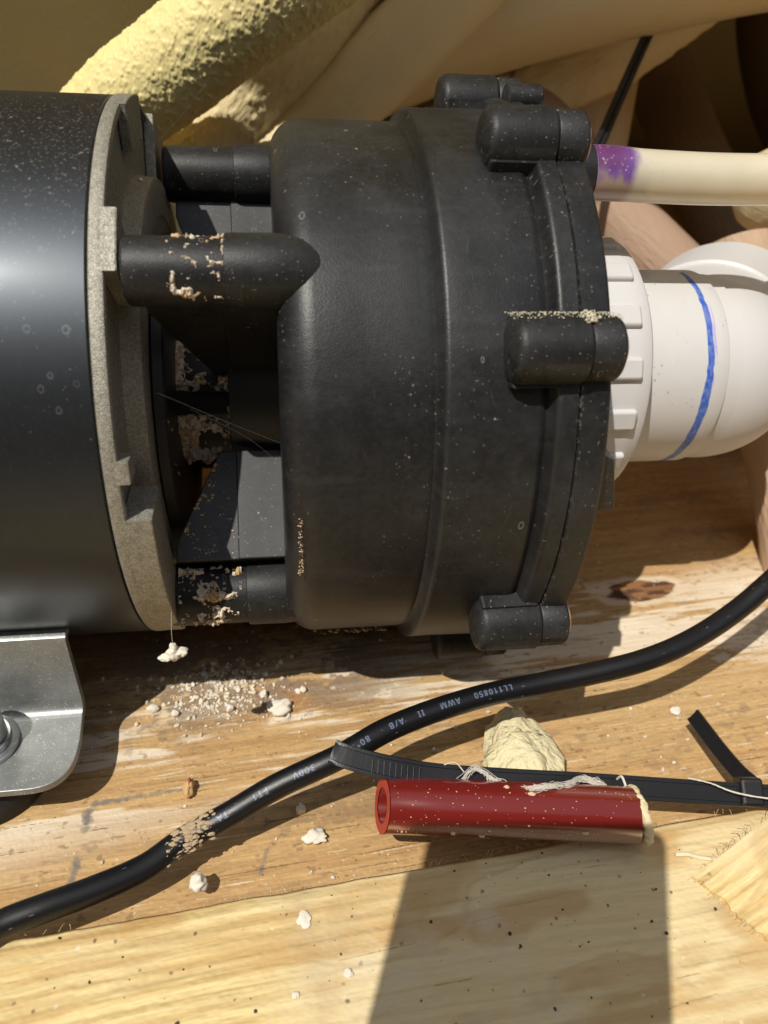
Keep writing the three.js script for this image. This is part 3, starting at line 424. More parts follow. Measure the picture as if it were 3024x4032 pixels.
// ------------------------------------------------------------------ white union and elbow
{
  const cy = 0.0960, W = (k = 1) => phy({ color: new THREE.Color(0.63 * k, 0.62 * k, 0.615 * k), roughness: 0.45, bumpMap: rep(plBump, 10, 10), bumpScale: 0.00003 });
  const pic = new Pic(1024, 512, (u, v) => {     // u round, v along x 0.10..0.150
    const a = u * 360, x = 0.10 + 0.05 * v, k = 0.625 + 0.03 * (fbm(u * 30, v * 12, 2, 3) - 0.5); let c = [k, k * 0.985, k * 0.965];
    const e = 0.00028 * (fbm(u * 90, 1, 3, 3) - 0.5) * 2, wd = 0.0006 + 0.0004 * fbm(u * 40, 4, 2, 2) + 0.0006 * ss(70, -20, a > 180 ? a - 360 : a), d = Math.abs(x - 0.1330 - e);
    if (a < 95 || a > 290) { c = mix3(c, [0.42, 0.30, 0.72], 0.65 * ss(0.0011, 0.0007, Math.abs(x - 0.1341 - e)) * ss(0.35, 0.5, fbm(u * 26, v * 90, 8, 2)) * ss(10, 20, a) * ss(66, 56, a)); c = mix3(c, [0.01, 0.10, 0.52], ss(wd + 0.0002, wd - 0.0001, d) * (0.75 + 0.25 * noise(u * 200, v * 60))); }
    return c;
  });
  reseed(8); for (let i = 0; i < 70; i++) { const r = R(0.0001, 0.0004); pic.stamp(rnd() * 0.3, rnd(), r / 0.2, r / 0.05, [0.36, 0.33, 0.29], R(0.3, 0.8)); }
  const wm = phy({ map: pic.tex(), roughness: 0.45 }), white = W();
  const u = thing('pipe_union', 'white plastic pipe union and elbow with a blue ink line, fixed to the pump lid', 'pipe union', [0, cy, 0]);
  const nut = mesh('union_nut', revolve([[0.0790, 0.034], [0.0790, 0.0420], [0.0796, 0.0426], [0.1010, 0.0428], [0.1040, 0.0428], [0.1072, 0.0425], [0.1088, 0.0418], [0.1097, 0.0406], [0.1100, 0.0390], [0.1100, 0.030]], { seg: 160, crease: 0.5 }), white, u);
  for (let i = 0; i < 18; i++) { const d = 5 + i * 20, g = new RoundedBoxGeometry(0.0265, 0.0034, 0.0064, 3, 0.0011); g.translate(0.0920, 0.0427, 0); g.rotateX((90 - d) * Math.PI / 180 * 1); mesh('rib', g, white, nut); }
  mesh('tailpiece', revolve([[0.100, 0.0300], [0.100, 0.0323], ...Array.from({ length: 9 }, (_, i) => [0.105 + i * 0.0038, 0.0325]), [0.1386, 0.0325], [0.1394, 0.0322], [0.1398, 0.0315], [0.1400, 0.029]], { seg: 160, uv: [0.10, 0.15], crease: 0.5 }), wm, u);
  // elbow turning back and up
  const el = new THREE.SphereGeometry(0.0312, 96, 64); el.scale(1.1, 1, 1); el.translate(0.1475, -0.0006, 0);
  const back = new THREE.Quaternion().setFromUnitVectors(new THREE.Vector3(1, 0, 0), new THREE.Vector3(0.64, -0.01, -0.77).normalize());
  const leg = revolve([[0, 0.0304], [0.030, 0.0304]], { seg: 96 }); leg.applyQuaternion(back); leg.translate(0.1445, -0.0006, 0);
  mesh('elbow', [el, leg, revolve([[0.132, 0.0310], [0.1445, 0.0312]], { seg: 96 })].map((g) => g.index ? g.toNonIndexed() : g), white, u);
  const so = revolve([[0.0245, 0.0302], [0.0248, 0.0322], [0.0256, 0.0332], [0.056, 0.0332], [0.0566, 0.0327], [0.0566, 0.0295], [0.03, 0.029]], { seg: 128, crease: 0.5 });
  so.applyQuaternion(back); so.translate(0.1445, -0.0022, 0);
  mesh('socket', so, white, u);
}

// ------------------------------------------------------------------ ivory hose with purple primer
{
  const pic = new Pic(256, 1024, (u, v) => {     // u round, v 0..0.12 m along
    const x = v * 0.12; let c = [0.86, 0.79, 0.61];
    c = c.map((k) => k * (0.95 + 0.1 * fbm(u * 8, v * 20, 3, 3)));
    const e = x + 0.0022 * (fbm(u * 9, v * 30, 6, 3) - 0.5), pr = ss(0.0128, 0.0088, e), st = fbm(u * 10, v * 60, 9, 3);
    const low = 0.5 + 0.5 * Math.cos((u - 0.02) * 6.283);
    c = mix3(c, mix3([0.56, 0.40, 0.34], [0.20, 0.06, 0.46], ss(0.35, 0.75, low * 0.9 + 0.5 * (st - 0.5))), pr * 0.92);
    c = mix3(c, [0.16, 0.02, 0.09], pr * ss(0.62, 0.85, low) * 0.7 * ss(0.014, 0.004, x));
    return c;
  });
  reseed(3); for (let i = 0; i < 120; i++) { const r = R(0.00008, 0.0003); pic.stamp(R(-0.2, 0.2) + 0.02, R(0, 0.16), r / 0.043, r / 0.12, [0.75, 0.66, 0.55], R(0.3, 0.8)); }
  const t = pic.tex(); t.repeat.set(1, 1 / 0.12);
  const h = thing('ivory_hose', 'ivory plastic hose stained purple where it pushes onto the pump lid', 'hose');
  const pts = [[0.0884, 0.1605, 0.012], [0.0920, 0.1606, 0.012], [0.1062, 0.1601, 0.012], [0.1245, 0.1598, 0.012], [0.1429, 0.1601, 0.012], [0.1704, 0.1616, 0.012], [0.25, 0.168, 0.01]];
  mesh('hose_wall', pipe(pts, (s) => 0.0069 + 0.0003 * ss(0.09, 0.02, s), { n: 120, m: 48 }), phy({ map: t, roughness: 0.3, clearcoat: 0.4, clearcoatRoughness: 0.12, transmission: 0.3 }), h);
}

// ------------------------------------------------------------------ pipes behind the pump
const bumpy = (amp, f, th = 0.35) => (x, y, z) => { const a = fbm(x * f, y * f, z * f, 3), b = noise(x * f * 2.4 + 9, y * f * 2.4, z * f * 2.4); return amp * (1.2 * ss(th, 0.8, a) + 0.45 * ss(0.5, 0.9, b)) + 0.0012 * (fbm(x * 40, y * 40, z * 40, 2) - 0.5); };
const foamPipe = (name, label, pts, r, col, o = {}) => tag(mesh(name, pipe(pts, r, { n: o.n ?? 90, m: o.m ?? 48, disp: o.disp }), o.mat ?? foamMat(col)), label, o.cat ?? 'pipe');
foamPipe('foam_pipe', 'sunlit yellow foam coated pipe with a rough pimpled skin rising behind the motor flange', [[-0.0900, 0.120, -0.128], [-0.0608, 0.1500, -0.1145], [-0.0296, 0.1720, -0.1056], [0.0001, 0.1925, -0.0988], [0.0320, 0.2147, -0.0940], [0.09, 0.26, -0.085]], (s) => 0.0172 + 0.0012 * s, [0.70, 0.585, 0.28], { n: 640, m: 300, disp: bumpy(0.00043, 460, 0.38), mat: std({ color: new THREE.Color(0.84, 0.71, 0.32), roughness: 0.6 }) });
foamPipe('foam_pipe', 'rough foam pipe half in shade between the sunlit foam pipe and the smooth beige pipe', [[-0.05, 0.05, -0.140], [-0.0400, 0.1195, -0.1480], [-0.0272, 0.1345, -0.1530], [-0.0098, 0.1535, -0.1560], [0.0114, 0.1779, -0.1584], [0.0363, 0.2050, -0.1740], [0.08, 0.25, -0.2]], 0.021, [0.80, 0.67, 0.38], { n: 260, m: 150, disp: bumpy(0.00055, 430, 0.42) });
foamPipe('beige_pipe', 'smooth beige foam pipe in shade running diagonally above the wet end', [[-0.06, 0.06, -0.135], [-0.0206, 0.1100, -0.1480], [0.0080, 0.1334, -0.1533], [0.0486, 0.1652, -0.1613], [0.0828, 0.1942, -0.1703], [0.1113, 0.2173, -0.1823], [0.16, 0.26, -0.2]], 0.0178, [0.80, 0.67, 0.40], { disp: bumpy(0.0003, 160, 0.5), n: 160, m: 64 });
foamPipe('beige_pipe', 'wide glossy beige pipe along the top edge of the picture', [[0.0, 0.145, -0.212], [0.0447, 0.1665, -0.2068], [0.0978, 0.1885, -0.2011], [0.1346, 0.2015, -0.1916], [0.1816, 0.2145, -0.1803], [0.2339, 0.2272, -0.1679], [0.33, 0.24, -0.14]], 0.030, [0.6, 0.48, 0.25], { mat: phy({ color: new THREE.Color(0.80, 0.66, 0.38), roughness: 0.4, clearcoat: 0.3, clearcoatRoughness: 0.25, bumpMap: rep(foamBump, 2, 4), bumpScale: 0.0003 }) });
foamPipe('foam_pipe', 'mottled foam pipe passing under the wide glossy pipe behind the black wire', [[0.05, 0.10, -0.202], [0.0961, 0.1299, -0.2084], [0.1315, 0.1479, -0.2154], [0.1873, 0.1775, -0.2210], [0.2270, 0.2036, -0.2270], [0.30, 0.26, -0.24]], 0.0195, [0.80, 0.67, 0.40], { disp: bumpy(0.0007, 240, 0.45), n: 160, m: 80 });
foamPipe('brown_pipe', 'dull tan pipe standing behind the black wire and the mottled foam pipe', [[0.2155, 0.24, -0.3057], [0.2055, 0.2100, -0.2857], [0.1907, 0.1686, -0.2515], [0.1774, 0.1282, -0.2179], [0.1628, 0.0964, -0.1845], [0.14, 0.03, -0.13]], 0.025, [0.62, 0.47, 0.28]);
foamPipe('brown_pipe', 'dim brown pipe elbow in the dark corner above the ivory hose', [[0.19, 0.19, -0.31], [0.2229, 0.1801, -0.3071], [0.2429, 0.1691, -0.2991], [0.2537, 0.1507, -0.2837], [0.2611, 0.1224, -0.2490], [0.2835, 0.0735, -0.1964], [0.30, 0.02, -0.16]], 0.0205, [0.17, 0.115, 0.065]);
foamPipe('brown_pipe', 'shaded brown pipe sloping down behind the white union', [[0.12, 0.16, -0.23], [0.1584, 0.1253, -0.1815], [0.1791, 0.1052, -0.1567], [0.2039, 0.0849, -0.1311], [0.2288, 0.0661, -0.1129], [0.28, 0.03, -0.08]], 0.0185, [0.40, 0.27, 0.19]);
foamPipe('foam_pipe', 'rounded cream foam pipe end half hidden behind the ivory hose', [[0.2130, 0.1312, -0.1134], [0.2155, 0.1312, -0.1126], [0.2190, 0.1312, -0.1114], [0.2280, 0.1314, -0.1086], [0.2600, 0.1322, -0.0973], [0.33, 0.135, -0.08]], (s) => 0.0185 * Math.sqrt(clamp(1 - Math.pow(1 - clamp(s * 6.5), 2.4)) + 0.0006), [0.60, 0.50, 0.30], { disp: bumpy(0.0004, 200, 0.5) });
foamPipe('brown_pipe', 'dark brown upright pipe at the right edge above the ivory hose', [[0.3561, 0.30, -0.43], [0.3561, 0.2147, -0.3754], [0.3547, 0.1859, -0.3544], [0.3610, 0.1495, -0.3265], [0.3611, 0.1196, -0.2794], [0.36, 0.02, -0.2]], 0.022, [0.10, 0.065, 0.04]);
foamPipe('tan_pipe', 'tan pipe running down to the floor below the white elbow', [[0.216, 0.11, -0.10], [0.2205, 0.0620, -0.0602], [0.2247, 0.0447, -0.0414], [0.2247, 0.0219, -0.0121], [0.2241, -0.0002, 0.0097]], 0.0165, [0.52, 0.36, 0.24]);
{
  const pts = [[0.22, 0.235, -0.22], [0.1961, 0.2009, -0.1929], [0.1874, 0.1913, -0.1811], [0.1743, 0.1737, -0.1641], [0.1625, 0.1579, -0.1483], [0.1488, 0.1432, -0.1274], [0.1378, 0.1307, -0.1138], [0.12, 0.105, -0.10]];
  const w = thing('black_wire', 'thin black twin wire hanging down behind the purple end of the ivory hose', 'wire');
  for (const s of [-1, 1]) mesh('conductor', pipe(pts.map(([x, y, z]) => [x + s * 0.0012, y - s * 0.0007, z]), 0.00145, { n: 60, m: 16 }), phy({ color: new THREE.Color(0.012, 0.012, 0.013), roughness: 0.4 }), w);
}

// ------------------------------------------------------------------ black cable in front
const cablePts = [[-0.13, 0.0165, 0.150], [-0.0739, 0.0160, 0.1317], [-0.0689, 0.0157, 0.1286], [-0.0593, 0.0155, 0.1254], [-0.0495, 0.0142, 0.1218], [-0.0373, 0.0125, 0.1160], [-0.0284, 0.0130, 0.1100], [-0.0162, 0.0162, 0.1057], [-0.0037, 0.0212, 0.1020], [0.0153, 0.0265, 0.0973], [0.0268, 0.0282, 0.0921], [0.0382, 0.0284, 0.0878], [0.0498, 0.0286, 0.0845], [0.0616, 0.0289, 0.0820], [0.0795, 0.0297, 0.0800], [0.0914, 0.0311, 0.0793], [0.1079, 0.0333, 0.0778], [0.1212, 0.0345, 0.0745], [0.1353, 0.0360, 0.0691], [0.1497, 0.0394, 0.0627], [0.1608, 0.0440, 0.0573], [0.1847, 0.0500, 0.0436], [0.24, 0.055, 0.01]];
const CR = 0.00345;
{
  const curve = new THREE.CatmullRomCurve3(V(cablePts)), len = curve.getLength();
  // where along the cable a given x lies, as a share of its length
  const us = Array.from({ length: 801 }, (_, i) => [curve.getPointAt(i / 800).x, i / 800]); const atX = (x) => { for (const [a, u] of us) if (a >= x) return u; return 1; };
  const W2 = 2048, H2 = 160, cv = document.createElement('canvas'); cv.width = W2; cv.height = H2; const cx = cv.getContext('2d');
  const u0 = 0, u1 = 1;   // the printed stretch fills the texture
  cx.fillStyle = '#111114'; cx.fillRect(0, 0, W2, H2);
  reseed(15);
  for (let i = 0; i < 900; i++) { const g = 26 + R(0, 26); cx.fillStyle = `rgba(${g},${g},${g + 2},${R(0.1, 0.5)})`; cx.fillRect(R(0, W2), R(0, H2), R(2, 26), 1); }
  for (let i = 0; i < 260; i++) { const a = R(0.15, 0.8); cx.fillStyle = `rgba(190,180,160,${a})`; cx.fillRect(R(0, W2), R(0, H2), R(1, 6), R(0.6, 1.6)); }
  cx.fillStyle = '#6d7990'; cx.textAlign = 'center'; cx.textBaseline = 'middle';
  const VROW = 0.055;   // print row, a little above the side that faces us
  for (const [x, s] of [[0.0605, 'LL110850'], [0.0468, 'AWM'], [0.0378, 'II'], [0.0298, 'A/B'], [0.0195, '80°C'], [0.0045, '300V'], [-0.0075, 'FT1'], [-0.0175, 'TA']]) {
    const px = (atX(x) - u0) / (u1 - u0) * W2; cx.save(); cx.translate(px, H2 * (1 - VROW)); cx.rotate(Math.PI); cx.scale(1.05, -1.5); cx.font = 'bold 12px sans-serif'; cx.fillText(s.split('').join('\u200a'), 0, 0); cx.restore();
  }
  const t = new THREE.CanvasTexture(cv); t.colorSpace = THREE.SRGBColorSpace; t.wrapS = t.wrapT = THREE.RepeatWrapping;
  const g = pipe(cablePts, CR, { n: 420, m: 36, closed: false, uvm: false }), uv = g.attributes.uv;
  for (let i = 0; i < uv.count; i++) uv.setXY(i, (uv.getY(i) - u0) / (u1 - u0), uv.getX(i));
  const c = thing('power_cable', 'round black power cable with pale printing snaking across the floor', 'cable');
  mesh('sheath', g, phy({ map: t, roughness: 0.36, bumpMap: rep(plBump, 10, 2), bumpScale: 0.00003 }), c);
  const dirt = []; reseed(71);
  for (let i = 0; i < 260; i++) { const p = curve.getPointAt(clamp(atX(-0.0265) + R(-1, 1) * R(0, 0.024))), a = R(-0.5, 2.3); dirt.push(move(blob(0.00008 + 0.0008 * Math.pow(rnd(), 2.5), { d: 2, amp: 0.8, f: 2, oct: 4, sy: 0.6, s: rnd() * 40, sx: 1.4 }), p.x, p.y + CR * Math.sin(a), p.z + CR * Math.cos(a))); }
  tag(mesh('dirt', dirt, std({ color: new THREE.Color(0.42, 0.31, 0.19), roughness: 1 }), c), 'tan dirt stuck to the cable', null, null, 'stuff');
}

// ------------------------------------------------------------------ cable tie
{
  const m = phy({ color: new THREE.Color(0.014, 0.014, 0.016), roughness: 0.3, bumpMap: rep(plBump, 20, 3), bumpScale: 0.00003 });
  const k = thing('cable_tie', 'black cable tie with a fluff strand lying across the cable above the red tube', 'cable tie');
  const sec = (w, h) => [[-h, -w], [-h * 0.6, -w - 0.0002], [h * 0.6, -w - 0.0002], [h, -w], [h, -w * 0.72], [h * 0.55, -w * 0.66], [h * 0.55, w * 0.66], [h, w * 0.72], [h, w], [h * 0.6, w + 0.0002], [-h * 0.6, w + 0.0002], [-h, w]];
  const up = [0.06, 0.62, -0.78];
  const strap = [[0.0120, 0.0304, 0.0986], [0.0150, 0.0298, 0.0999], [0.0190, 0.0290, 0.1012], [0.0268, 0.0275, 0.1032], [0.0394, 0.0242, 0.1046], [0.0584, 0.0220, 0.1066], [0.0808, 0.0205, 0.1092], [0.1061, 0.0190, 0.1126], [0.1276, 0.0180, 0.1157], [0.1407, 0.0180, 0.1179], [0.19, 0.018, 0.126]];
  const st = mesh('strap', sweep(strap, sec(0.0030, 0.0008), { n: 140, up, taper: (s) => 0.25 + 0.75 * Math.sqrt(ss(0, 0.075, s)) }), m, k);
  const tl = mesh('tail', sweep([[0.1328, 0.0100, 0.0815], [0.1334, 0.0104, 0.0880], [0.1341, 0.0110, 0.0960], [0.1347, 0.0130, 0.1060], [0.1350, 0.0150, 0.1110]], sec(0.0023, 0.0006), { n: 30, up: [0.5, 0.83, -0.2] }), m, k);
  const hd = new RoundedBoxGeometry(0.0066, 0.0078, 0.0058, 3, 0.0011); hd.rotateX(-0.9); hd.rotateY(-0.12); hd.translate(0.1304, 0.0180, 0.1150);
  mesh('head', hd, m, k);
  for (let i = 0; i < 9; i++) { const q = 0.0225 + i * 0.0016, g = new THREE.BoxGeometry(0.00022, 0.0036, 0.0003); g.rotateX(-0.9); g.rotateY(-0.2); g.translate(q, 0.0285 - (q - 0.0225) * 0.2, 0.1024 + (q - 0.0225) * 0.16 + 0.0008); mesh('tooth', g, m, k); }
}
{ // strand of fluff caught on the tie
  reseed(313); const f = [];
  const main = [[0.0425, 0.0225, 0.1085], [0.047, 0.0250, 0.1075], [0.0505, 0.0275, 0.1060], [0.0545, 0.0262, 0.1085], [0.0590, 0.0255, 0.1115], [0.0640, 0.0280, 0.1140], [0.0690, 0.0290, 0.1145], [0.0740, 0.0275, 0.1135], [0.0780, 0.0262, 0.1118], [0.0805, 0.0255, 0.1108], [0.0850, 0.0245, 0.1125], [0.0885, 0.0238, 0.1150], [0.0930, 0.0230, 0.1150]];
  const mc = new THREE.CatmullRomCurve3(V(main));
  for (let i = 0; i < 150; i++) {
    const t0 = R(0, 0.85), t1 = Math.min(1, t0 + R(0.06, 0.4)), sd = rnd() * 99, j = R(0.0002, 0.0017), pts = [];
    for (let k = 0; k <= 9; k++) { const q = mc.getPointAt(mix(t0, t1, k / 9)), o = (n) => (noise(k * 0.8 + sd, n * 7.3, sd) - 0.5) * 2 * j; pts.push([q.x + o(1), q.y + Math.abs(o(2)) * 0.8, q.z + o(3)]); }
    f.push(pipe(pts, R(0.00004, 0.0001), { n: 30, m: 4, closed: false }));
  }
  f.push(pipe([[0.0478, 0.0262, 0.106], [0.0455, 0.0275, 0.1035], [0.0425, 0.0268, 0.1035]], 0.00018, { n: 14, m: 5, closed: false }));
  f.push(pipe([[0.0915, 0.0225, 0.1100], [0.0918, 0.0250, 0.1110], [0.0922, 0.0240, 0.1140]], 0.0004, { n: 14, m: 5, closed: false }));
  for (let i = 0; i < 30; i++) f.push(pipe(main.slice(9, 13).map((p) => p.map((c) => c + R(-1, 1) * 0.0011)), R(0.00006, 0.00013), { n: 14, m: 4, closed: false }));
  f.push(pipe([[0.112, 0.0225, 0.1118], [0.118, 0.0218, 0.1135], [0.123, 0.0210, 0.1160], [0.128, 0.0215, 0.1185], [0.134, 0.0215, 0.1200], [0.142, 0.0212, 0.1215]], 0.00028, { n: 40, m: 5, closed: false, disp: (x, y, z) => 0.0002 * (noise(x * 3000, y * 3000, z * 3000) - 0.5) }));
  tag(mesh('fluff_strand', f, std({ color: new THREE.Color(0.62, 0.57, 0.50), roughness: 1 })), 'pale strand of spun fluff draped over the cable tie and the red tube', 'fluff');
}

// ------------------------------------------------------------------ red tube
{
  const path = [[0.0251, 0.0196, 0.1095], [0.0414, 0.0204, 0.1121], [0.0587, 0.0209, 0.1149], [0.0775, 0.0208, 0.1177], [0.0938, 0.0204, 0.1200]];
  const outer = pipe(path, 0.0073, { n: 70, m: 64, closed: false }), inner = pipe(path, 0.0046, { n: 70, m: 48, closed: false }); inner.index.array.reverse(); inner.computeVertexNormals();
  const c = new THREE.CatmullRomCurve3(V(path));
  const ring = (t, s) => { const g = new THREE.RingGeometry(0.0046, 0.0073, 64, 1); g.lookAt(c.getTangentAt(t).multiplyScalar(s)); const p = c.getPointAt(t); g.translate(p.x, p.y, p.z); return g; };
  const tb = thing('red_tube', 'short cut length of translucent dark red tube resting on the board below the cable tie', 'tube');
  const Vd = new THREE.Vector3(-0.1, 0.82, 0.56).normalize();
  const slant = (g) => { const p = g.attributes.position, v = new THREE.Vector3(); for (let i = 0; i < p.count; i++) { v.fromBufferAttribute(p, i); const t = clamp((v.x - path[0][0]) / (path[4][0] - path[0][0])), q = c.getPointAt(t), d = v.clone().sub(q).dot(Vd); const k = ss(0.2, 0, t) - ss(0.8, 1, t); p.setX(i, v.x + 0.30 * d * (t < 0.5 ? 1 : -0.75) * Math.abs(k)); } g.computeVertexNormals(); return g; };
  const strip = (g) => { const q = g.clone(); return q; };
  mesh('tube_wall', [outer, inner, ring(0, -1), ring(1, 1)].map(slant), phy({ color: new THREE.Color(0.22, 0.017, 0.013), roughness: 0.22, transmission: 0.32, thickness: 0.003, ior: 1.45, attenuationColor: new THREE.Color(0.6, 0.05, 0.04), attenuationDistance: 0.012, clearcoat: 0.35, clearcoatRoughness: 0.08 }), tb);
  mesh('cut_face', slant(ring(0, -1)).translate(-0.00025, 0, -0.00004), phy({ color: new THREE.Color(0.42, 0.045, 0.025), roughness: 0.5 }), tb);
  reseed(55); const glue = [], sp = [];
  const T = c.getTangentAt(1), e = c.getPointAt(1), N = new THREE.Vector3(0, 1, 0), B = new THREE.Vector3().crossVectors(T, N).normalize();
  const lip = []; for (let i = 0; i <= 40; i++) { const a = i / 40 * 6.2832, r = 0.0064, q = e.clone().addScaledVector(N, r * Math.cos(a)).addScaledVector(B, r * Math.sin(a)); lip.push([q.x - 0.225 * r * (0.82 * Math.cos(a) - 0.5 * Math.sin(a)) * 1.0 + 0.0003, q.y, q.z]); }
  glue.push(pipe(lip, (s) => 0.0009 + 0.0009 * fbm(s * 14, 3, 1, 3), { n: 160, m: 16, closed: false, disp: (x, y, z) => 0.0012 * (fbm(x * 900, y * 900, z * 900, 4) - 0.45) }));
  for (let i = 0; i < 60; i++) { const t = R(0.02, 1), p = c.getPointAt(t), a = R(-0.9, -0.5) - 1.1, g = blob(R(0.0002, 0.0006), { d: 1, amp: 0.4, s: rnd() * 30 }); glue.push(move(g, p.x, p.y - 0.0072 * Math.cos(a + 1.4), p.z + 0.0072 * Math.sin(a + 2.2))); }
  mesh('glue_rim', glue, std({ color: new THREE.Color(0.68, 0.58, 0.36), roughness: 0.7 }), tb);
  for (let i = 0; i < 150; i++) { const t = R(0.01, 0.99), a = R(-0.2, 1.9), p = c.getPointAt(t), tt = c.getTangentAt(t), side = new THREE.Vector3(-tt.z, 0, tt.x), r = rnd() < 0.05 ? R(0.0004, 0.0008) : R(0.00005, 0.00017), q = p.addScaledVector(side, 0.0073 * Math.cos(a)).add(new THREE.Vector3(0, 0.0073 * Math.sin(a), 0)); sp.push(move(blob(r, { d: 1, amp: 0.6, s: rnd() * 60, sy: 0.35, sx: R(0.6, 1.8) }), q.x, q.y, q.z)); }
  tag(mesh('speck', sp, std({ color: new THREE.Color(0.66, 0.46, 0.28), roughness: 0.9 }), tb), 'tan specks stuck to the tube', null, null, 'stuff');
}
{ // lump of foam behind and under the tube
  let g = blob(1, { d: 6, amp: 0.0 }); const p = g.attributes.position;
  for (let i = 0; i < p.count; i++) {
    let x = p.getX(i), y = p.getY(i), z = p.getZ(i);
    const n = 1 + 0.55 * (fbm(x * 1.3 + 4, y * 1.3 + 2, z * 1.3 + 9, 2) - 0.5) + 0.34 * (fbm(x * 4 + 3, y * 4, z * 4, 5) - 0.5) - 0.10 * ss(0.62, 0.8, noise(x * 9, y * 9, z * 9)) + 0.10 * Math.abs(fbm(x * 2.2 + 9, y * 2.2, z * 5, 3) - 0.5);
    let X = x * 0.0128 * n * (1 - 0.28 * ss(0.1, -1, z)), Y = Math.max(0, 0.005 + y * 0.0085 * n), Z = z * 0.0205 * n;
    Y *= 1 - 0.25 * ss(0.3, 1, z);
    p.setXYZ(i, 0.0715 + X - 0.08 * Z, Y, 0.0905 + Z);
  }
  for (let i = 0; i < p.count; i++) g.attributes.uv.setXY(i, p.getX(i) * 22 + p.getY(i) * 9, p.getZ(i) * 22 + p.getY(i) * 14);
  g.computeVertexNormals();
  tag(mesh('foam_lump', g, std({ color: new THREE.Color(0.74, 0.65, 0.40), roughness: 0.95, bumpMap: rep(foamBump, 1, 1), bumpScale: 0.0012 })), 'torn cream foam lump on the floor wedged behind and under the red tube', 'foam lump');
}

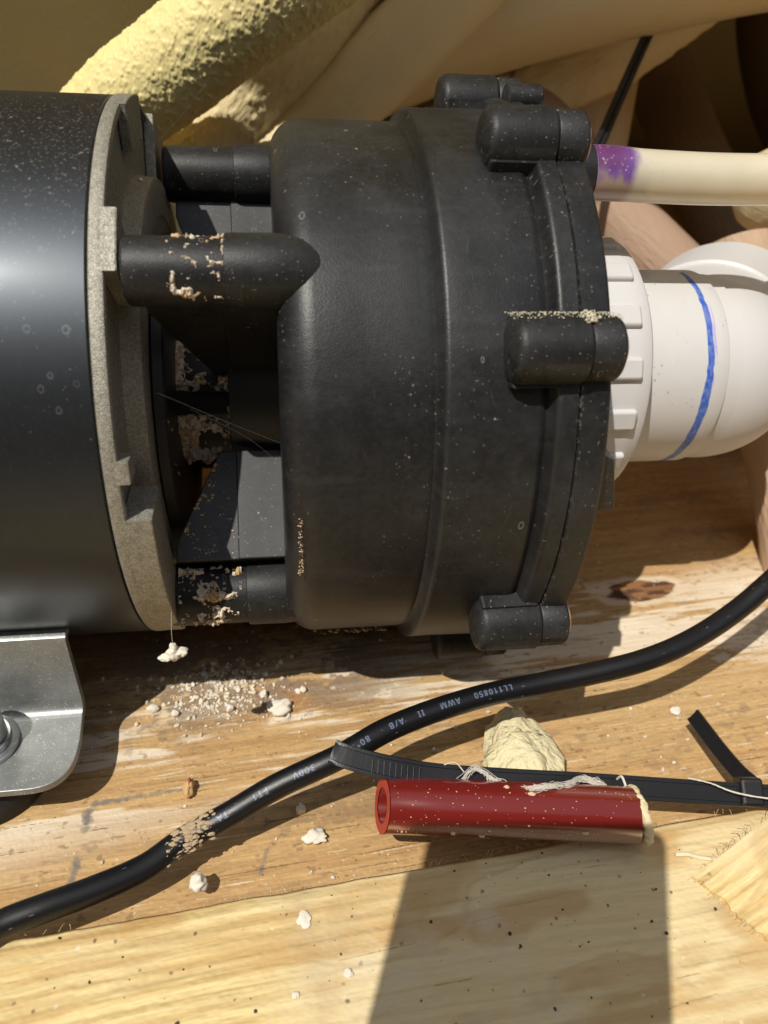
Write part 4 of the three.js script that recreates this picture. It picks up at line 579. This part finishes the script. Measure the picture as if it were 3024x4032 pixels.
// ------------------------------------------------------------------ crumbs and litter
{
  const crumb = (label, x, y, z, r, o = {}, mat = crumbMat) => tag(mesh(o.name ?? 'crumb', move(blob(r, { d: 4, amp: 0.75, f: 1.5, oct: 5, ...o }), x, y, z), mat), label, o.cat ?? 'crumb', o.group);
  reseed(9);
  crumb('largest white crumb lying on the floor right of the scattered grit', -0.0020, 0.0018, 0.0586, 0.0028, { sx: 1.35, sy: 0.75, s: 2 });
  crumb('round off-white crumb just above and left of the largest white crumb', -0.0073, 0.0011, 0.0524, 0.0013, { s: 5 });
  crumb('small white crumb at the edge of the pump shadow, right of the grit', 0.0061, 0.0009, 0.0512, 0.0011, { s: 8 });
  crumb('greyish crumb lying in the shadow of the cable', 0.0032, 0.0012, 0.0968, 0.0014, { s: 11, sy: 1.2 });
  crumb('jagged cream crumb on the floor between the cable shadow and the board', 0.0067, 0.0012, 0.1061, 0.0021, { s: 14, sx: 1.4, sy: 0.6 });
  crumb('ragged white crumb touching the far edge of the pale board', -0.0249, 0.0060, 0.1185, 0.0022, { s: 17, sy: 1.0 });
  crumb('white crumb on the floor left of the upright cable tie tail', 0.1340, 0.0007, 0.0724, 0.0015, { s: 20, sx: 1.3, sy: 0.5 });
  crumb('white egg shaped crumb at the left of the grit, beside the bracket shadow', -0.0437, 0.0010, 0.0549, 0.0014, { s: 23, sx: 1.4, amp: 0.3 });
  crumb('smooth white crumb second from the left in the grit', -0.0363, 0.0009, 0.0575, 0.0012, { s: 26, amp: 0.4 });
  crumb('white crumb in the lower middle of the grit, pointing at the cable', -0.0185, 0.0010, 0.0570, 0.0014, { s: 29, amp: 0.5 });
  crumb('pale smear of a crumb on the board, nearest its far edge', 0.0024, BY + 0.0003, 0.1337, 0.0017, { s: 32, sy: 0.25 });
  crumb('tiny white crumb on the board just left of the phone shadow', 0.0121, BY + 0.0003, 0.1471, 0.0010, { s: 35, sy: 0.4 });
  crumb('tiny white crumb lowest of those on the board', -0.0004, BY + 0.0003, 0.1502, 0.0008, { s: 38, sy: 0.4 });
  const chip = thing('bark_chip', 'orange brown bark chip standing on the floor above the cable', 'chip', [-0.0297, 0, 0.0865]);
  mesh('chip_body', move(blob(0.0024, { d: 3, amp: 0.5, s: 3, sx: 0.7, sz: 1.2 }), 0, 0.0016, 0), std({ color: new THREE.Color(0.58, 0.37, 0.17), roughness: 0.9 }), chip);
  mesh('red_streak', move(blob(0.0013, { d: 2, amp: 0.5, s: 7, sx: 0.5, sz: 1.3 }), 0.0003, 0.0031, -0.0002), std({ color: new THREE.Color(0.30, 0.06, 0.03), roughness: 0.9 }), chip);
  const hang = thing('hanging_crumb', 'white winged crumb hanging on a thread below the silver flange', 'crumb', [-0.0295, 0.0511, 0.0783]);
  const hb = [move(blob(0.0023, { d: 3, amp: 0.6, s: 1, sx: 0.8, sy: 0.8, sz: 0.8 }), 0, 0, 0), move(blob(0.0015, { d: 3, amp: 0.7, s: 4, sx: 1.3, sy: 0.7 }), 0.0020, -0.0001, 0), move(blob(0.0014, { d: 3, amp: 0.7, s: 6, sx: 1.2, sy: 0.6 }), -0.0020, -0.0011, 0.0004), move(blob(0.0009, { d: 2, amp: 0.6, s: 9, sy: 1.5 }), 0.0001, 0.0018, -0.0003)];
  mesh('crumb_body', hb, crumbMat, hang); mesh('thread', pipe([[0.0001, 0.0025, -0.0004], [0, 0.006, -0.002], [0.0002, 0.0105, -0.0050]], 0.00005, { n: 8, m: 5, closed: false }), std({ color: new THREE.Color(0.6, 0.58, 0.52), roughness: 1 }), hang);
  // uncountable grit on the floor
  const put = (name, label, n, fn, mat) => { const geo = mergeGeometries([blob(1, { d: 1, amp: 0.5, s: 3 })]); const im = new THREE.InstancedMesh(geo, mat, n), m = new THREE.Matrix4(), q = new THREE.Quaternion(), eu = new THREE.Euler(); for (let i = 0; i < n; i++) { const [x, y, z, r] = fn(); q.setFromEuler(eu.set(R(0, 6), R(0, 6), R(0, 6))); m.compose(new THREE.Vector3(x, y + r * 0.4, z), q, new THREE.Vector3(r * R(0.7, 1.5), r * R(0.6, 1), r * R(0.7, 1.3))); im.setMatrixAt(i, m); im.setColorAt(i, (() => { const q = rnd() * rnd(); return new THREE.Color().setRGB(1, 1 - 0.14 * q, 1 - 0.34 * q).multiplyScalar(R(0.8, 1.12)); })()); } im.name = numbered(name); im.castShadow = im.receiveShadow = true; scene.add(im); tag(im, label, name === 'grit' ? 'grit' : 'litter', null, 'stuff'); };
  const gs = () => rnd() + rnd() + rnd() - 1.5;
  put('grit', 'white grit scattered on the floor below the motor flange', 1700, () => [-0.0220 + gs() * 0.023, 0, 0.0500 + gs() * 0.013, 0.00006 + 0.00085 * Math.pow(rnd(), 6)], crumbMat);
  put('grit', 'sparse pale grit over the whole floor', 650, () => [R(-0.07, 0.17), 0, R(-0.02, 0.122), 0.00008 + 0.0006 * Math.pow(rnd(), 6)], crumbMat);
  put('litter', 'small dark flecks lying on the pale board', 150, () => { const x = R(-0.06, 0.13); return [x, BY, 0.1302 - (x + 0.0693) * 0.0666 + R(0.002, 0.06), 0.00012 + 0.00042 * Math.pow(rnd(), 4)]; }, std({ color: new THREE.Color(0.075, 0.045, 0.03), roughness: 0.9 }));
}
{ // cobweb threads
  const th = std({ color: new THREE.Color(0.22, 0.21, 0.19), roughness: 1 }), w = thing('cobweb', 'faint cobweb threads strung between the silver flange and the wet end', 'cobweb');
  for (const p of [[[-0.0335, 0.1535, 0.0010], [-0.0290, 0.1610, -0.010], [-0.0230, 0.1660, -0.030], [-0.0160, 0.1730, -0.060]], [[-0.0270, 0.1200, 0.0610], [-0.012, 0.1115, 0.0600], [0.0030, 0.1040, 0.0600]], [[-0.0200, 0.1150, 0.0600], [-0.006, 0.1040, 0.0570], [0.0030, 0.0950, 0.0580]]]) mesh('thread', pipe(p, 0.000018, { n: 24, m: 4, closed: false }), th, w);
  mesh('caught_crumb', move(blob(0.0006, { d: 2, amp: 0.5 }), -0.0335, 0.1535, 0.0010), crumbMat, w);
}

// ------------------------------------------------------------------ the phone that takes the picture: its shadow lies on the board
{
  const p = new THREE.Group(); p.name = numbered('phone'); tag(p, 'phone held above the board, seen only by its shadow', 'phone');
  p.position.copy(EYE); p.quaternion.copy(camera.quaternion); scene.add(p);
  const b = new RoundedBoxGeometry(0.0680, 0.150, 0.008, 4, 0.0035); b.translate(-0.0276, -0.045, 0.0060);
  mesh('case', b, std({ color: new THREE.Color(0.03, 0.03, 0.032), roughness: 0.5 }), p);
}

renderer.render(scene, camera);
